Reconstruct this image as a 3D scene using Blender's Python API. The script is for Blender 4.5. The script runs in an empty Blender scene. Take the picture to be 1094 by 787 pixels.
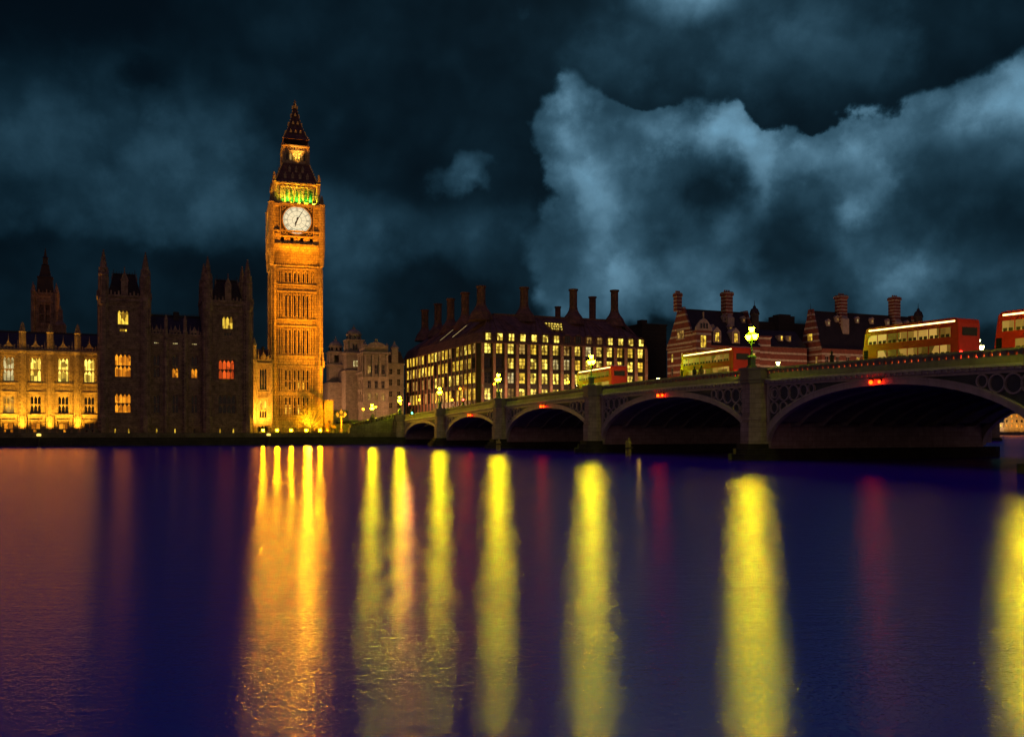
import bpy, math, random
from mathutils import Vector, Matrix

R = math.radians
PI = math.pi
random.seed(7)
scene = bpy.context.scene
col = scene.collection

# ------------------------------------------------------------------ camera
F_PX = 1000.0
EYE = 3.3
HOR = 461.0
cam_d = bpy.data.cameras.new('camera')
cam = bpy.data.objects.new('camera', cam_d)
col.objects.link(cam)
cam.location = (0, 0, EYE)
cam.rotation_euler = (R(90), 0, 0)
cam_d.sensor_width = 36
cam_d.lens = 36 * F_PX / 1094
cam_d.shift_y = (HOR - 393.5) / 1094
cam_d.clip_start = 0.5
cam_d.clip_end = 9000
scene.camera = cam

# ------------------------------------------------------------------ view
scene.view_settings.view_transform = 'Standard'
scene.view_settings.look = 'None'
scene.view_settings.gamma = 1
scene.view_settings.exposure = 0.0
scene.view_settings.use_curve_mapping = False
scene.render.engine = 'CYCLES'
cy = scene.cycles
cy.use_denoising = True
try:
    cy.denoiser = 'OPENIMAGEDENOISE'
except Exception:
    pass
cy.max_bounces = 6
cy.diffuse_bounces = 2
cy.glossy_bounces = 3
cy.transmission_bounces = 2
cy.caustics_reflective = False
cy.caustics_refractive = False
cy.sample_clamp_indirect = 6
cy.sample_clamp_direct = 0
cy.use_light_tree = True


# ------------------------------------------------------------------ node helpers
class NT:
    def __init__(s, tree):
        s.t = tree
        s.n = tree.nodes
        s.l = tree.links

    def node(s, typ, **kw):
        n = s.n.new(typ)
        for k, v in kw.items():
            setattr(n, k, v)
        return n

    def put(s, sock, v):
        if v is None:
            return
        if isinstance(v, bpy.types.NodeSocket):
            s.l.new(v, sock)
        else:
            if hasattr(sock.default_value, '__len__') and len(sock.default_value) == 4 and len(v) == 3:
                v = (*v, 1)
            sock.default_value = v

    def math(s, op, a, b=None, c=None, clamp=False):
        n = s.node('ShaderNodeMath', operation=op, use_clamp=clamp)
        s.put(n.inputs[0], a)
        s.put(n.inputs[1], b)
        s.put(n.inputs[2], c)
        return n.outputs[0]

    def vmath(s, op, a, b=None):
        n = s.node('ShaderNodeVectorMath', operation=op)
        s.put(n.inputs[0], a)
        s.put(n.inputs[1], b)
        return n.outputs['Value'] if op in ('DISTANCE', 'LENGTH', 'DOT_PRODUCT') else n.outputs[0]

    def noise(s, vec, scale, detail=3, rough=0.55, dist=0.0, out='Fac'):
        n = s.node('ShaderNodeTexNoise')
        s.put(n.inputs['Vector'], vec)
        n.inputs['Scale'].default_value = scale
        n.inputs['Detail'].default_value = detail
        n.inputs['Roughness'].default_value = rough
        n.inputs['Distortion'].default_value = dist
        return n.outputs[out]

    def rng(s, v, a, b, c=0.0, d=1.0, smooth=False):
        n = s.node('ShaderNodeMapRange')
        if smooth:
            n.interpolation_type = 'SMOOTHSTEP'
        s.put(n.inputs['Value'], v)
        for i, x in zip(('From Min', 'From Max', 'To Min', 'To Max'), (a, b, c, d)):
            s.put(n.inputs[i], x)
        return n.outputs[0]

    def mix(s, f, a, b, mode='MIX'):
        n = s.node('ShaderNodeMix', data_type='RGBA', blend_type=mode)
        s.put(n.inputs[0], f)
        s.put(n.inputs[6], a)
        s.put(n.inputs[7], b)
        return n.outputs[2]

    def xyz(s, v):
        n = s.node('ShaderNodeSeparateXYZ')
        s.put(n.inputs[0], v)
        return n.outputs

    def comb(s, x, y, z):
        n = s.node('ShaderNodeCombineXYZ')
        s.put(n.inputs[0], x)
        s.put(n.inputs[1], y)
        s.put(n.inputs[2], z)
        return n.outputs[0]


# ------------------------------------------------------------------ world: moonlit night sky with clouds
world = bpy.data.worlds.new("World")
scene.world = world
world.use_nodes = True
wt = NT(world.node_tree)
wt.n.clear()
SUN_EL, SUN_AZ = R(38), R(10)
wout = wt.node('ShaderNodeOutputWorld')
tc = wt.node('ShaderNodeTexCoord').outputs['Generated']
vx, vy, vz = wt.xyz(tc)
az = wt.math('ARCTAN2', vx, vy)
hyp = wt.math('SQRT', wt.math('ADD', wt.math('MULTIPLY', vx, vx), wt.math('MULTIPLY', vy, vy)))
el = wt.math('ARCTAN2', vz, hyp)


def azel(px, py):
    x, z = (px - 547) / F_PX, (HOR - py) / F_PX
    return math.atan2(x, 1), math.atan2(z, math.hypot(x, 1))


q0 = wt.comb(az, el, 0.0)
warp1 = wt.vmath('SUBTRACT', wt.noise(tc, 5.5, 4, 0.55, out='Color'), (0.5, 0.5, 0.5))
warp2 = wt.vmath('SUBTRACT', wt.noise(tc, 22, 5, 0.6, out='Color'), (0.5, 0.5, 0.5))
qq = wt.vmath('ADD', q0, wt.vmath('MULTIPLY', warp1, (0.065, 0.06, 0)))
qq = wt.vmath('ADD', qq, wt.vmath('MULTIPLY', warp2, (0.042, 0.038, 0)))


def blob(px, py, rx, ry, amp, hard=0.0, q=None):
    """a soft elliptic cloud mass at a direction of the sky (pixel sizes for rx, ry)"""
    a, e = azel(px, py)
    d = wt.vmath('SUBTRACT', q or qq, (a, e, 0))
    d = wt.vmath('MULTIPLY', d, (F_PX / rx, F_PX / ry, 0))
    r = wt.vmath('LENGTH', d)
    return wt.rng(r, 1.0, hard, 0.0, amp, smooth=True)


def total(items):
    acc = items[0]
    for i in items[1:]:
        acc = wt.math('ADD', acc, i)
    return acc


vor = wt.node('ShaderNodeTexVoronoi', feature='SMOOTH_F1')
wt.put(vor.inputs['Vector'], wt.vmath('ADD', tc, wt.vmath('MULTIPLY', warp2, (0.09, 0.09, 0.09))))
vor.inputs['Scale'].default_value = 13
vor.inputs['Smoothness'].default_value = 0.35
vor2 = wt.node('ShaderNodeTexVoronoi', feature='SMOOTH_F1')
wt.put(vor2.inputs['Vector'], wt.vmath('ADD', tc, wt.vmath('MULTIPLY', warp2, (0.05, 0.05, 0.05))))
vor2.inputs['Scale'].default_value = 31
vor2.inputs['Smoothness'].default_value = 0.35
puff = wt.math('ADD', wt.rng(vor.outputs['Distance'], 0.1, 0.75, 1.22, 0.62), wt.rng(vor2.outputs['Distance'], 0.1, 0.75, 0.14, -0.14))
# main cumulus bank on the right
bank = total([
    blob(612, 150, 62, 78, 1.0, .45), blob(665, 165, 70, 62, .9, .4), blob(735, 160, 80, 72, 1.0, .5), blob(700, 158, 62, 56, 1.0, .5), blob(765, 158, 60, 52, .9, .5), blob(785, 185, 62, 72, .9, .4),
    blob(870, 200, 90, 66, 1.0, .5), blob(845, 180, 62, 52, 1.0, .5), blob(905, 172, 62, 52, 1.0, .5), blob(662, 150, 50, 50, 1.0, .5), blob(950, 185, 75, 72, .9, .4), blob(1010, 155, 70, 70, .9, .45), blob(1085, 140, 90, 85, 1.0, .45),
    blob(1200, 150, 150, 110, 1.0, .4), blob(640, 270, 125, 110, .9, .4), blob(780, 290, 160, 95, .8, .3), blob(960, 280, 170, 100, .8, .3),
    blob(1120, 270, 130, 110, .8, .3)])
bank = wt.math('ADD', bank, wt.math('MULTIPLY', wt.math('SUBTRACT', puff, 0.95), 0.5))
bank = wt.rng(bank, 0.14, 0.55, 0, 1, smooth=True)
rim = total([
    blob(600, 120, 42, 55, .55), blob(628, 185, 44, 66, .5), blob(590, 170, 30, 60, .25), blob(668, 150, 44, 42, .22), blob(700, 130, 44, 32, .4), blob(735, 130, 46, 30, .35),
    blob(772, 132, 48, 34, .45), blob(808, 165, 42, 56, .6), blob(848, 158, 46, 36, .4), blob(895, 150, 52, 40, .45), blob(945, 150, 50, 50, .4),
    blob(1000, 128, 58, 42, .38), blob(1060, 100, 62, 46, .42), blob(1130, 90, 80, 60, .4), blob(925, 205, 50, 40, .3), blob(640, 250, 80, 70, .28),
    blob(690, 300, 120, 60, .2), blob(590, 330, 90, 60, .12), blob(950, 300, 90, 40, .14)])
hollow = total([
    blob(758, 200, 52, 46, .85, .2), blob(838, 262, 70, 62, .75, .2), blob(705, 225, 34, 40, .35), blob(1050, 220, 90, 80, .65, .2),
    blob(880, 320, 60, 46, .5), blob(630, 155, 20, 30, .2), blob(960, 225, 60, 50, .35), blob(1180, 240, 120, 90, .5)])
hollow = wt.math('MINIMUM', hollow, 0.8)
# thinner dim clouds to the left, the moonlit patch at the top
thin = total([
    blob(110, 120, 190, 110, .55, .1), blob(200, 200, 190, 110, .6, .1), blob(60, 200, 150, 120, .4), blob(250, 240, 120, 80, .4),
    blob(370, 250, 95, 75, .75, .1), blob(470, 250, 130, 60, .55), blob(370, 330, 60, 70, .45), blob(540, 280, 90, 80, .55),
    blob(480, 190, 34, 22, 1.3, .1), blob(500, 178, 30, 20, 1.2, .1), blob(505, 196, 24, 14, .7, .1), blob(-120, 160, 200, 140, .5), blob(290, 320, 200, 60, .25)])
thin_h = total([blob(150, 90, 50, 30, .4), blob(200, 300, 90, 60, .35), blob(60, 300, 120, 70, .5), blob(480, 320, 70, 60, .5), blob(280, 290, 60, 60, .3)])
thin = wt.math('MAXIMUM', wt.math('SUBTRACT', thin, thin_h), 0.0)
thin = wt.math('MULTIPLY', thin, wt.rng(thin, 0.05, 0.45, 0.25, 1.0, smooth=True))
top = total([blob(740, -14, 85, 40, 1.7, q=q0), blob(760, 0, 190, 90, .35), blob(860, 50, 130, 75, .30, .2), blob(680, 50, 150, 80, .25), blob(960, 30, 120, 60, .16)])
tex = wt.rng(wt.noise(tc, 16, 6, 0.62), 0.3, 0.72, 0.75, 1.2)
tex2 = wt.rng(wt.noise(tc, 6, 3, 0.5), 0.3, 0.7, 0.6, 1.25)
lum = wt.math('MULTIPLY', bank, wt.math('ADD', 0.25, wt.math('MULTIPLY', rim, 1.2)))
lum = wt.math('MULTIPLY', lum, wt.math('SUBTRACT', 1.0, hollow))
lum = wt.math('ADD', lum, wt.math('MULTIPLY', wt.math('MULTIPLY', thin, 0.22), tex2))
lum = wt.math('ADD', lum, wt.math('MULTIPLY', top, 0.50))
lum = wt.math('ADD', lum, wt.math('MULTIPLY', wt.rng(wt.noise(tc, 4.0, 4, 0.6), 0.38, 0.68, 0, 1, smooth=True), 0.05))
lum = wt.math('MULTIPLY', wt.math('MULTIPLY', lum, tex), puff)
cl_cold = wt.mix(wt.math('MULTIPLY', lum, 1.5, clamp=True), (0.07, 0.30, 0.50), (0.27, 0.58, 0.82))
vm = wt.node('ShaderNodeVectorMath', operation='SCALE')
wt.put(vm.inputs[0], cl_cold)
wt.put(vm.inputs['Scale'], wt.math('MULTIPLY', lum, 0.52))
cloud = vm.outputs[0]
# base night sky: Nishita after dusk, dimmed; slightly deeper blue overhead; city glow on the horizon behind the photographer
sky = wt.node('ShaderNodeTexSky', sky_type='NISHITA', sun_disc=False)
sky.sun_elevation = SUN_EL
sky.sun_rotation = SUN_AZ
sk = wt.vmath('MULTIPLY', sky.outputs[0], (0.0002, 0.0004, 0.00055))
zen = wt.rng(el, R(32), R(75), 0, 1, smooth=True)
zc = wt.vmath('MULTIPLY', wt.comb(zen, zen, zen), (0.035, 0.03, 0.15))
back = wt.math('MULTIPLY', wt.rng(vy, 0.1, -0.6, 0, 1, smooth=True), wt.rng(el, R(45), R(5), 0, 1, smooth=True))
bc = wt.vmath('MULTIPLY', wt.comb(back, back, back), (0.24, 0.136, 0.10))
front = wt.rng(vy, -0.2, 0.2, 0, 1)
cloud = wt.vmath('MULTIPLY', cloud, wt.comb(front, front, front))
tot = wt.vmath('ADD', wt.vmath('ADD', cloud, sk), wt.vmath('ADD', zc, bc))
tot = wt.vmath('ADD', tot, (0.0004, 0.0022, 0.0042))
bg = wt.node('ShaderNodeBackground')
wt.put(bg.inputs[0], tot)
bg.inputs[1].default_value = 1.0
wt.l.new(bg.outputs[0], wout.inputs[0])

# faint moonlight through the cloud
moon_d = bpy.data.lights.new('moon', 'SUN')
moon_d.energy = 0.02
moon_d.angle = R(12)
moon_d.color = (0.7, 0.85, 1.0)
moon = bpy.data.objects.new('moon', moon_d)
col.objects.link(moon)
moon.rotation_euler = (SUN_EL - R(90), 0, -SUN_AZ)

# ------------------------------------------------------------------ river-bank frame of reference
EX, EY = 0.919, 0.394          # along the north bank, towards the right
LEN = math.hypot(EX, EY)
EX, EY = EX / LEN, EY / LEN
NX, NY = -EY, EX               # inland
X0, Y0 = -27.5, 241.0
RZ = math.atan2(EY, EX)


def W(t, v, z=0.0):
    return Vector((X0 + EX * t + NX * v, Y0 + EY * t + NY * v, z))


def TT(px, v):
    """distance along the bank of what is seen at column px when v metres inland"""
    k = (px - 547) / F_PX
    return (k * (Y0 + NY * v) - X0 - NX * v) / (EX - k * EY)


def VV(px, t):
    k = (px - 547) / F_PX
    return (k * (Y0 + EY * t) - X0 - EX * t) / (NX - k * NY)


def DD(t, v):
    return Y0 + EY * t + NY * v


def ZZ(py, d):
    return EYE + (HOR - py) * d / F_PX


# ------------------------------------------------------------------ materials
MATS = {}


def base_mat(name):
    m = bpy.data.materials.new(name)
    m.use_nodes = True
    nt = NT(m.node_tree)
    b = m.node_tree.nodes['Principled BSDF']
    MATS[name] = m
    return m, nt, b


def mottled(name, c, c2=None, rough=0.8, metal=0.0, scale=0.8, bump=0.15, fine=9.0, blocks=None, speck=0.0, streak=0.3, spec=0.3):
    m, nt, b = base_mat(name)
    obj = nt.node('ShaderNodeTexCoord').outputs['Object']
    c2 = c2 or tuple(x * 0.62 for x in c)
    n1 = nt.rng(nt.noise(obj, scale, 5, 0.6), 0.3, 0.7)
    colr = nt.mix(n1, c2, c)
    st = nt.noise(nt.vmath('MULTIPLY', obj, (2.2, 2.2, 0.18)), 1.0, 4, 0.6)
    colr = nt.mix(nt.rng(st, 0.52, 0.75, 0, streak), colr, tuple(x * 0.35 for x in c))
    h = nt.noise(obj, fine, 4, 0.65)
    x, y, z = nt.xyz(obj)
    if blocks:
        bw, bh, mortar = blocks
        br = nt.node('ShaderNodeTexBrick')
        nt.put(br.inputs['Vector'], nt.comb(nt.math('ADD', x, y), z, 0.0))
        br.inputs['Color1'].default_value = (1, 1, 1, 1)
        br.inputs['Color2'].default_value = (0.72, 0.72, 0.72, 1)
        br.inputs['Mortar'].default_value = (0.35, 0.35, 0.35, 1)
        br.inputs['Scale'].default_value = 1
        br.inputs['Brick Width'].default_value = bw
        br.inputs['Row Height'].default_value = bh
        br.inputs['Mortar Size'].default_value = mortar
        colr = nt.mix(0.8, colr, br.outputs['Color'], 'MULTIPLY')
    if speck:
        vo = nt.node('ShaderNodeTexVoronoi')
        nt.put(vo.inputs['Vector'], nt.vmath('MULTIPLY', obj, (1.5, 1.5, 1.1)))
        vo.inputs['Scale'].default_value = 1.35
        d = nt.rng(vo.outputs['Distance'], 0.0, 0.42, 0, 1)
        colr = nt.mix(speck, colr, nt.mix(d, (0.22, 0.22, 0.22), (1.15, 1.15, 1.15)), 'MULTIPLY')
        h = nt.math('ADD', h, nt.math('MULTIPLY', d, 0.8))
    nt.put(b.inputs['Base Color'], colr)
    b.inputs['Roughness'].default_value = rough
    b.inputs['Metallic'].default_value = metal
    b.inputs['Specular IOR Level'].default_value = spec
    if bump:
        bp = nt.node('ShaderNodeBump')
        bp.inputs['Strength'].default_value = bump
        bp.inputs['Distance'].default_value = 0.2
        nt.put(bp.inputs['Height'], h)
        nt.put(b.inputs['Normal'], bp.outputs[0])
    return m


def plain(name, c, rough=0.5, metal=0.0, spec=0.5):
    m, nt, b = base_mat(name)
    obj = nt.node('ShaderNodeTexCoord').outputs['Object']
    n1 = nt.rng(nt.noise(obj, 3.0, 4), 0.3, 0.7)
    nt.put(b.inputs['Base Color'], nt.mix(n1, tuple(x * 0.75 for x in c), c))
    b.inputs['Roughness'].default_value = rough
    b.inputs['Metallic'].default_value = metal
    b.inputs['Specular IOR Level'].default_value = spec
    return m


def banded(name, brick, stone, period, frac, rough=0.85):
    m, nt, b = base_mat(name)
    obj = nt.node('ShaderNodeTexCoord').outputs['Object']
    x, y, z = nt.xyz(obj)
    fr = nt.math('FRACT', nt.math('DIVIDE', z, period))
    k = nt.math('LESS_THAN', fr, frac)
    br = nt.node('ShaderNodeTexBrick')
    nt.put(br.inputs['Vector'], nt.comb(nt.math('ADD', x, y), z, 0.0))
    br.inputs['Color1'].default_value = (*brick, 1)
    br.inputs['Color2'].default_value = (*[c * 0.6 for c in brick], 1)
    br.inputs['Mortar'].default_value = (*[c * 0.8 for c in brick], 1)
    br.inputs['Scale'].default_value = 1
    br.inputs['Brick Width'].default_value = 0.5
    br.inputs['Row Height'].default_value = 0.16
    br.inputs['Mortar Size'].default_value = 0.02
    n1 = nt.rng(nt.noise(obj, 1.1, 5), 0.3, 0.7, 0.6, 1.1)
    c = nt.mix(k, br.outputs['Color'], stone)
    c = nt.mix(1.0, c, nt.comb(n1, n1, n1), 'MULTIPLY')
    nt.put(b.inputs['Base Color'], c)
    b.inputs['Roughness'].default_value = rough
    return m


def roofing(name, c, row=0.5, width=0.6, rough=0.7, ribs=None):
    m, nt, b = base_mat(name)
    obj = nt.node('ShaderNodeTexCoord').outputs['Object']
    x, y, z = nt.xyz(obj)
    br = nt.node('ShaderNodeTexBrick')
    nt.put(br.inputs['Vector'], nt.comb(nt.math('ADD', x, y), z, 0.0))
    br.inputs['Color1'].default_value = (*c, 1)
    br.inputs['Color2'].default_value = (*[q * 0.6 for q in c], 1)
    br.inputs['Mortar'].default_value = (*[q * 0.3 for q in c], 1)
    br.inputs['Scale'].default_value = 1
    br.inputs['Brick Width'].default_value = width
    br.inputs['Row Height'].default_value = row
    br.inputs['Mortar Size'].default_value = 0.05
    n1 = nt.rng(nt.noise(obj, 0.4, 5), 0.3, 0.7, 0.55, 1.15)
    nt.put(b.inputs['Base Color'], nt.mix(1.0, br.outputs['Color'], nt.comb(n1, n1, n1), 'MULTIPLY'))
    b.inputs['Roughness'].default_value = rough
    bp = nt.node('ShaderNodeBump')
    bp.inputs['Strength'].default_value = 0.4
    bp.inputs['Distance'].default_value = 0.1
    nt.put(bp.inputs['Height'], br.outputs['Fac'])
    nt.put(b.inputs['Normal'], bp.outputs[0])
    return m


def glow(name, c, strength, vary=0.0, sample=True, scale=1.2):
    """something that gives off light: a lamp glass or a lit window with blinds and furniture behind it"""
    m, nt, b = base_mat(name)
    b.inputs['Base Color'].default_value = (0.05, 0.05, 0.05, 1)
    b.inputs['Roughness'].default_value = 0.3
    if vary:
        tcn = nt.node('ShaderNodeTexCoord')
        obj = tcn.outputs['Object']
        rnd = nt.node('ShaderNodeObjectInfo').outputs['Random']
        off = nt.vmath('ADD', obj, nt.comb(nt.math('MULTIPLY', rnd, 97.0), nt.math('MULTIPLY', rnd, 31.0), nt.math('MULTIPLY', rnd, 57.0)))
        vo = nt.node('ShaderNodeTexVoronoi', distance='CHEBYCHEV')
        nt.put(vo.inputs['Vector'], nt.vmath('MULTIPLY', off, (1.0, 1.0, 0.55)))
        vo.inputs['Scale'].default_value = scale
        g = nt.xyz(vo.outputs['Color'])[0]
        k = nt.rng(g, 0.15, 0.8, 1.0 - vary, 1.15)
        k = nt.math('MULTIPLY', k, nt.rng(rnd, 0, 1, 1.0 - vary * 0.45, 1.1))
        nt.put(b.inputs['Emission Strength'], nt.math('MULTIPLY', k, strength))
        nt.put(b.inputs['Emission Color'], nt.mix(g, (c[0], c[1] * 0.72, c[2] * 0.35), c))
    else:
        b.inputs['Emission Color'].default_value = (*c, 1)
        b.inputs['Emission Strength'].default_value = strength
    if not sample:
        m.cycles.emission_sampling = 'NONE'
    return m


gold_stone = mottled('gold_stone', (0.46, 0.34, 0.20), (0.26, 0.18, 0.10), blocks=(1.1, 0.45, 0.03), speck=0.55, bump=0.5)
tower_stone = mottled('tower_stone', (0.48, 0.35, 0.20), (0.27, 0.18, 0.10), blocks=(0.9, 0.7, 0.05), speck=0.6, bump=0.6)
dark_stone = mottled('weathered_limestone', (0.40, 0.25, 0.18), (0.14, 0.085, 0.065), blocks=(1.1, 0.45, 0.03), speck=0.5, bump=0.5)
pale_stone = mottled('portland_stone', (0.46, 0.38, 0.32), (0.30, 0.24, 0.20), blocks=(1.2, 0.5, 0.03), bump=0.3, streak=0.5)
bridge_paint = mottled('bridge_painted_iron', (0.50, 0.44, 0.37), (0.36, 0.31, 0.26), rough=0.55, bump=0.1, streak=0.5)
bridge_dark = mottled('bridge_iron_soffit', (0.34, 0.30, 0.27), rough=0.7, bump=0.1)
granite = mottled('granite', (0.46, 0.37, 0.30), (0.30, 0.23, 0.19), blocks=(1.2, 0.55, 0.02), bump=0.3, streak=0.5)
parapet_paint = mottled('parapet_painted_iron', (0.22, 0.19, 0.17), (0.15, 0.13, 0.115), rough=0.55, bump=0.1, streak=0.5)
granite_wall = mottled('granite_pier_wall', (0.48, 0.38, 0.36), (0.34, 0.26, 0.25), blocks=(1.2, 0.55, 0.02), bump=0.3, streak=0.35)
weed = mottled('tidal_weed_stone', (0.055, 0.048, 0.032), (0.02, 0.02, 0.015), scale=0.5, blocks=(1.2, 0.6, 0.03), bump=0.6)
emb_stone = mottled('embankment_stone', (0.24, 0.19, 0.14), (0.12, 0.095, 0.07), scale=0.35, blocks=(1.4, 0.6, 0.03), bump=0.5, streak=0.7)
slate = roofing('slate', (0.06, 0.036, 0.034), 0.3, 0.35)
iron_roof = roofing('cast_iron_roof', (0.15, 0.06, 0.04), 0.8, 0.8)
bronze_roof = roofing('bronze_roof', (0.24, 0.10, 0.065), 1.2, 0.6)
bronze = mottled('dark_bronze', (0.05, 0.035, 0.03), rough=0.5, metal=0.3, bump=0.1)
red_stone = mottled('reddish_sandstone', (0.42, 0.20, 0.14), (0.28, 0.12, 0.09), bump=0.2)
brick_band = banded('banded_brick_and_stone', (0.30, 0.075, 0.045), (0.55, 0.42, 0.32), 2.3, 0.27)
brick_dark = banded('dark_brick', (0.055, 0.04, 0.035), (0.06, 0.045, 0.04), 3.0, 0.05)
cream_trim = mottled('cream_stone_trim', (0.50, 0.36, 0.28), bump=0.1)
asphalt = mottled('asphalt', (0.05, 0.05, 0.05), rough=0.85, fine=30, bump=0.1)
paving = mottled('paving_slabs', (0.20, 0.19, 0.17), blocks=(0.9, 0.6, 0.02), bump=0.1)
paint_white = plain('road_paint', (0.7, 0.7, 0.68), 0.7)
lamp_green = plain('green_painted_iron', (0.03, 0.06, 0.045), 0.4)
black_iron = plain('black_iron', (0.02, 0.02, 0.02), 0.45)
gilt = plain('gilding', (0.75, 0.48, 0.14), 0.35, 0.7)
bus_red = plain('bus_red_paint', (0.42, 0.018, 0.014), 0.3)
rubber = plain('rubber', (0.015, 0.015, 0.015), 0.8)
hubs = plain('wheel_metal', (0.3, 0.3, 0.3), 0.4, 0.8)
car_black = plain('black_car_paint', (0.02, 0.02, 0.025), 0.2)
car_silver = plain('silver_car_paint', (0.4, 0.4, 0.42), 0.3, 0.6)
car_white = plain('white_van_paint', (0.7, 0.7, 0.7), 0.35)
dark_glass = plain('dark_window_glass', (0.012, 0.012, 0.014), 0.15)
cloth_dark = plain('dark_clothing', (0.02, 0.02, 0.025), 0.9)
cloth_brown = plain('brown_clothing', (0.06, 0.035, 0.025), 0.9)
skin = plain('skin', (0.35, 0.2, 0.14), 0.6)
wood_post = mottled('timber_post', (0.34, 0.27, 0.10), (0.16, 0.12, 0.05), scale=2, bump=0.4)
bark = mottled('bark', (0.10, 0.07, 0.045), scale=3, bump=0.5)
leaf = mottled('leaves', (0.11, 0.095, 0.03), (0.05, 0.05, 0.015), scale=2.5, bump=0)
leaf_autumn = mottled('autumn_leaves', (0.5, 0.36, 0.06), (0.26, 0.17, 0.03), scale=1.5, bump=0)
leaf_dark = mottled('dark_foliage', (0.05, 0.06, 0.025), (0.02, 0.03, 0.012), scale=1.5, bump=0)

lit_yellow = glow('lit_window_yellow', (1.0, 0.70, 0.07), 1.3, 0.75, sample=False)
lit_bright = glow('lit_window_bright', (1.0, 0.80, 0.13), 1.7, 0.85, sample=False)
lit_dim = glow('lit_window_dim', (1.0, 0.62, 0.14), 0.45, 0.8, sample=False)
lit_orange = glow('lit_window_orange', (1.0, 0.36, 0.015), 1.1, 0.7, sample=False)
lit_red = glow('lit_window_red', (1.0, 0.13, 0.012), 0.8, 0.6, sample=False)
lit_pale = glow('lit_window_pale', (0.95, 0.85, 0.42), 0.7, 0.7, sample=False)
bus_lit = glow('bus_interior_light', (1.0, 0.60, 0.14), 0.45, 0.85, sample=False, scale=0.7)
dial_mat = glow('opal_glass_dial', (1.0, 0.88, 0.55), 0.85, 0, sample=False)
lantern_glow = glow('lantern_glass', (0.88, 1.0, 0.0025), 310.0)
lantern_far = glow('lantern_glass_far', (0.88, 1.0, 0.0020), 330.0)
amber_glow = glow('sodium_lamp_glass', (1.0, 0.30, 0.004), 42.0)
white_lamp = glow('white_lamp_glass', (1.0, 0.92, 0.6), 30.0)
nav_glow = glow('navigation_lamp_glass', (1.0, 0.022, 0.0008), 22.0)
red_glow = glow('red_signal_glass', (1.0, 0.03, 0.02), 34.0)
green_glow = glow('green_signal_glass', (0.05, 1.0, 0.45), 22.0)
tail_glow = glow('tail_light_glass', (1.0, 0.02, 0.01), 22.0)
head_glow = glow('headlight_glass', (1.0, 0.9, 0.6), 25.0)
strip_glow = glow('roof_light_strip', (1.0, 0.80, 0.25), 4.0, 0, sample=False)


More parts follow.
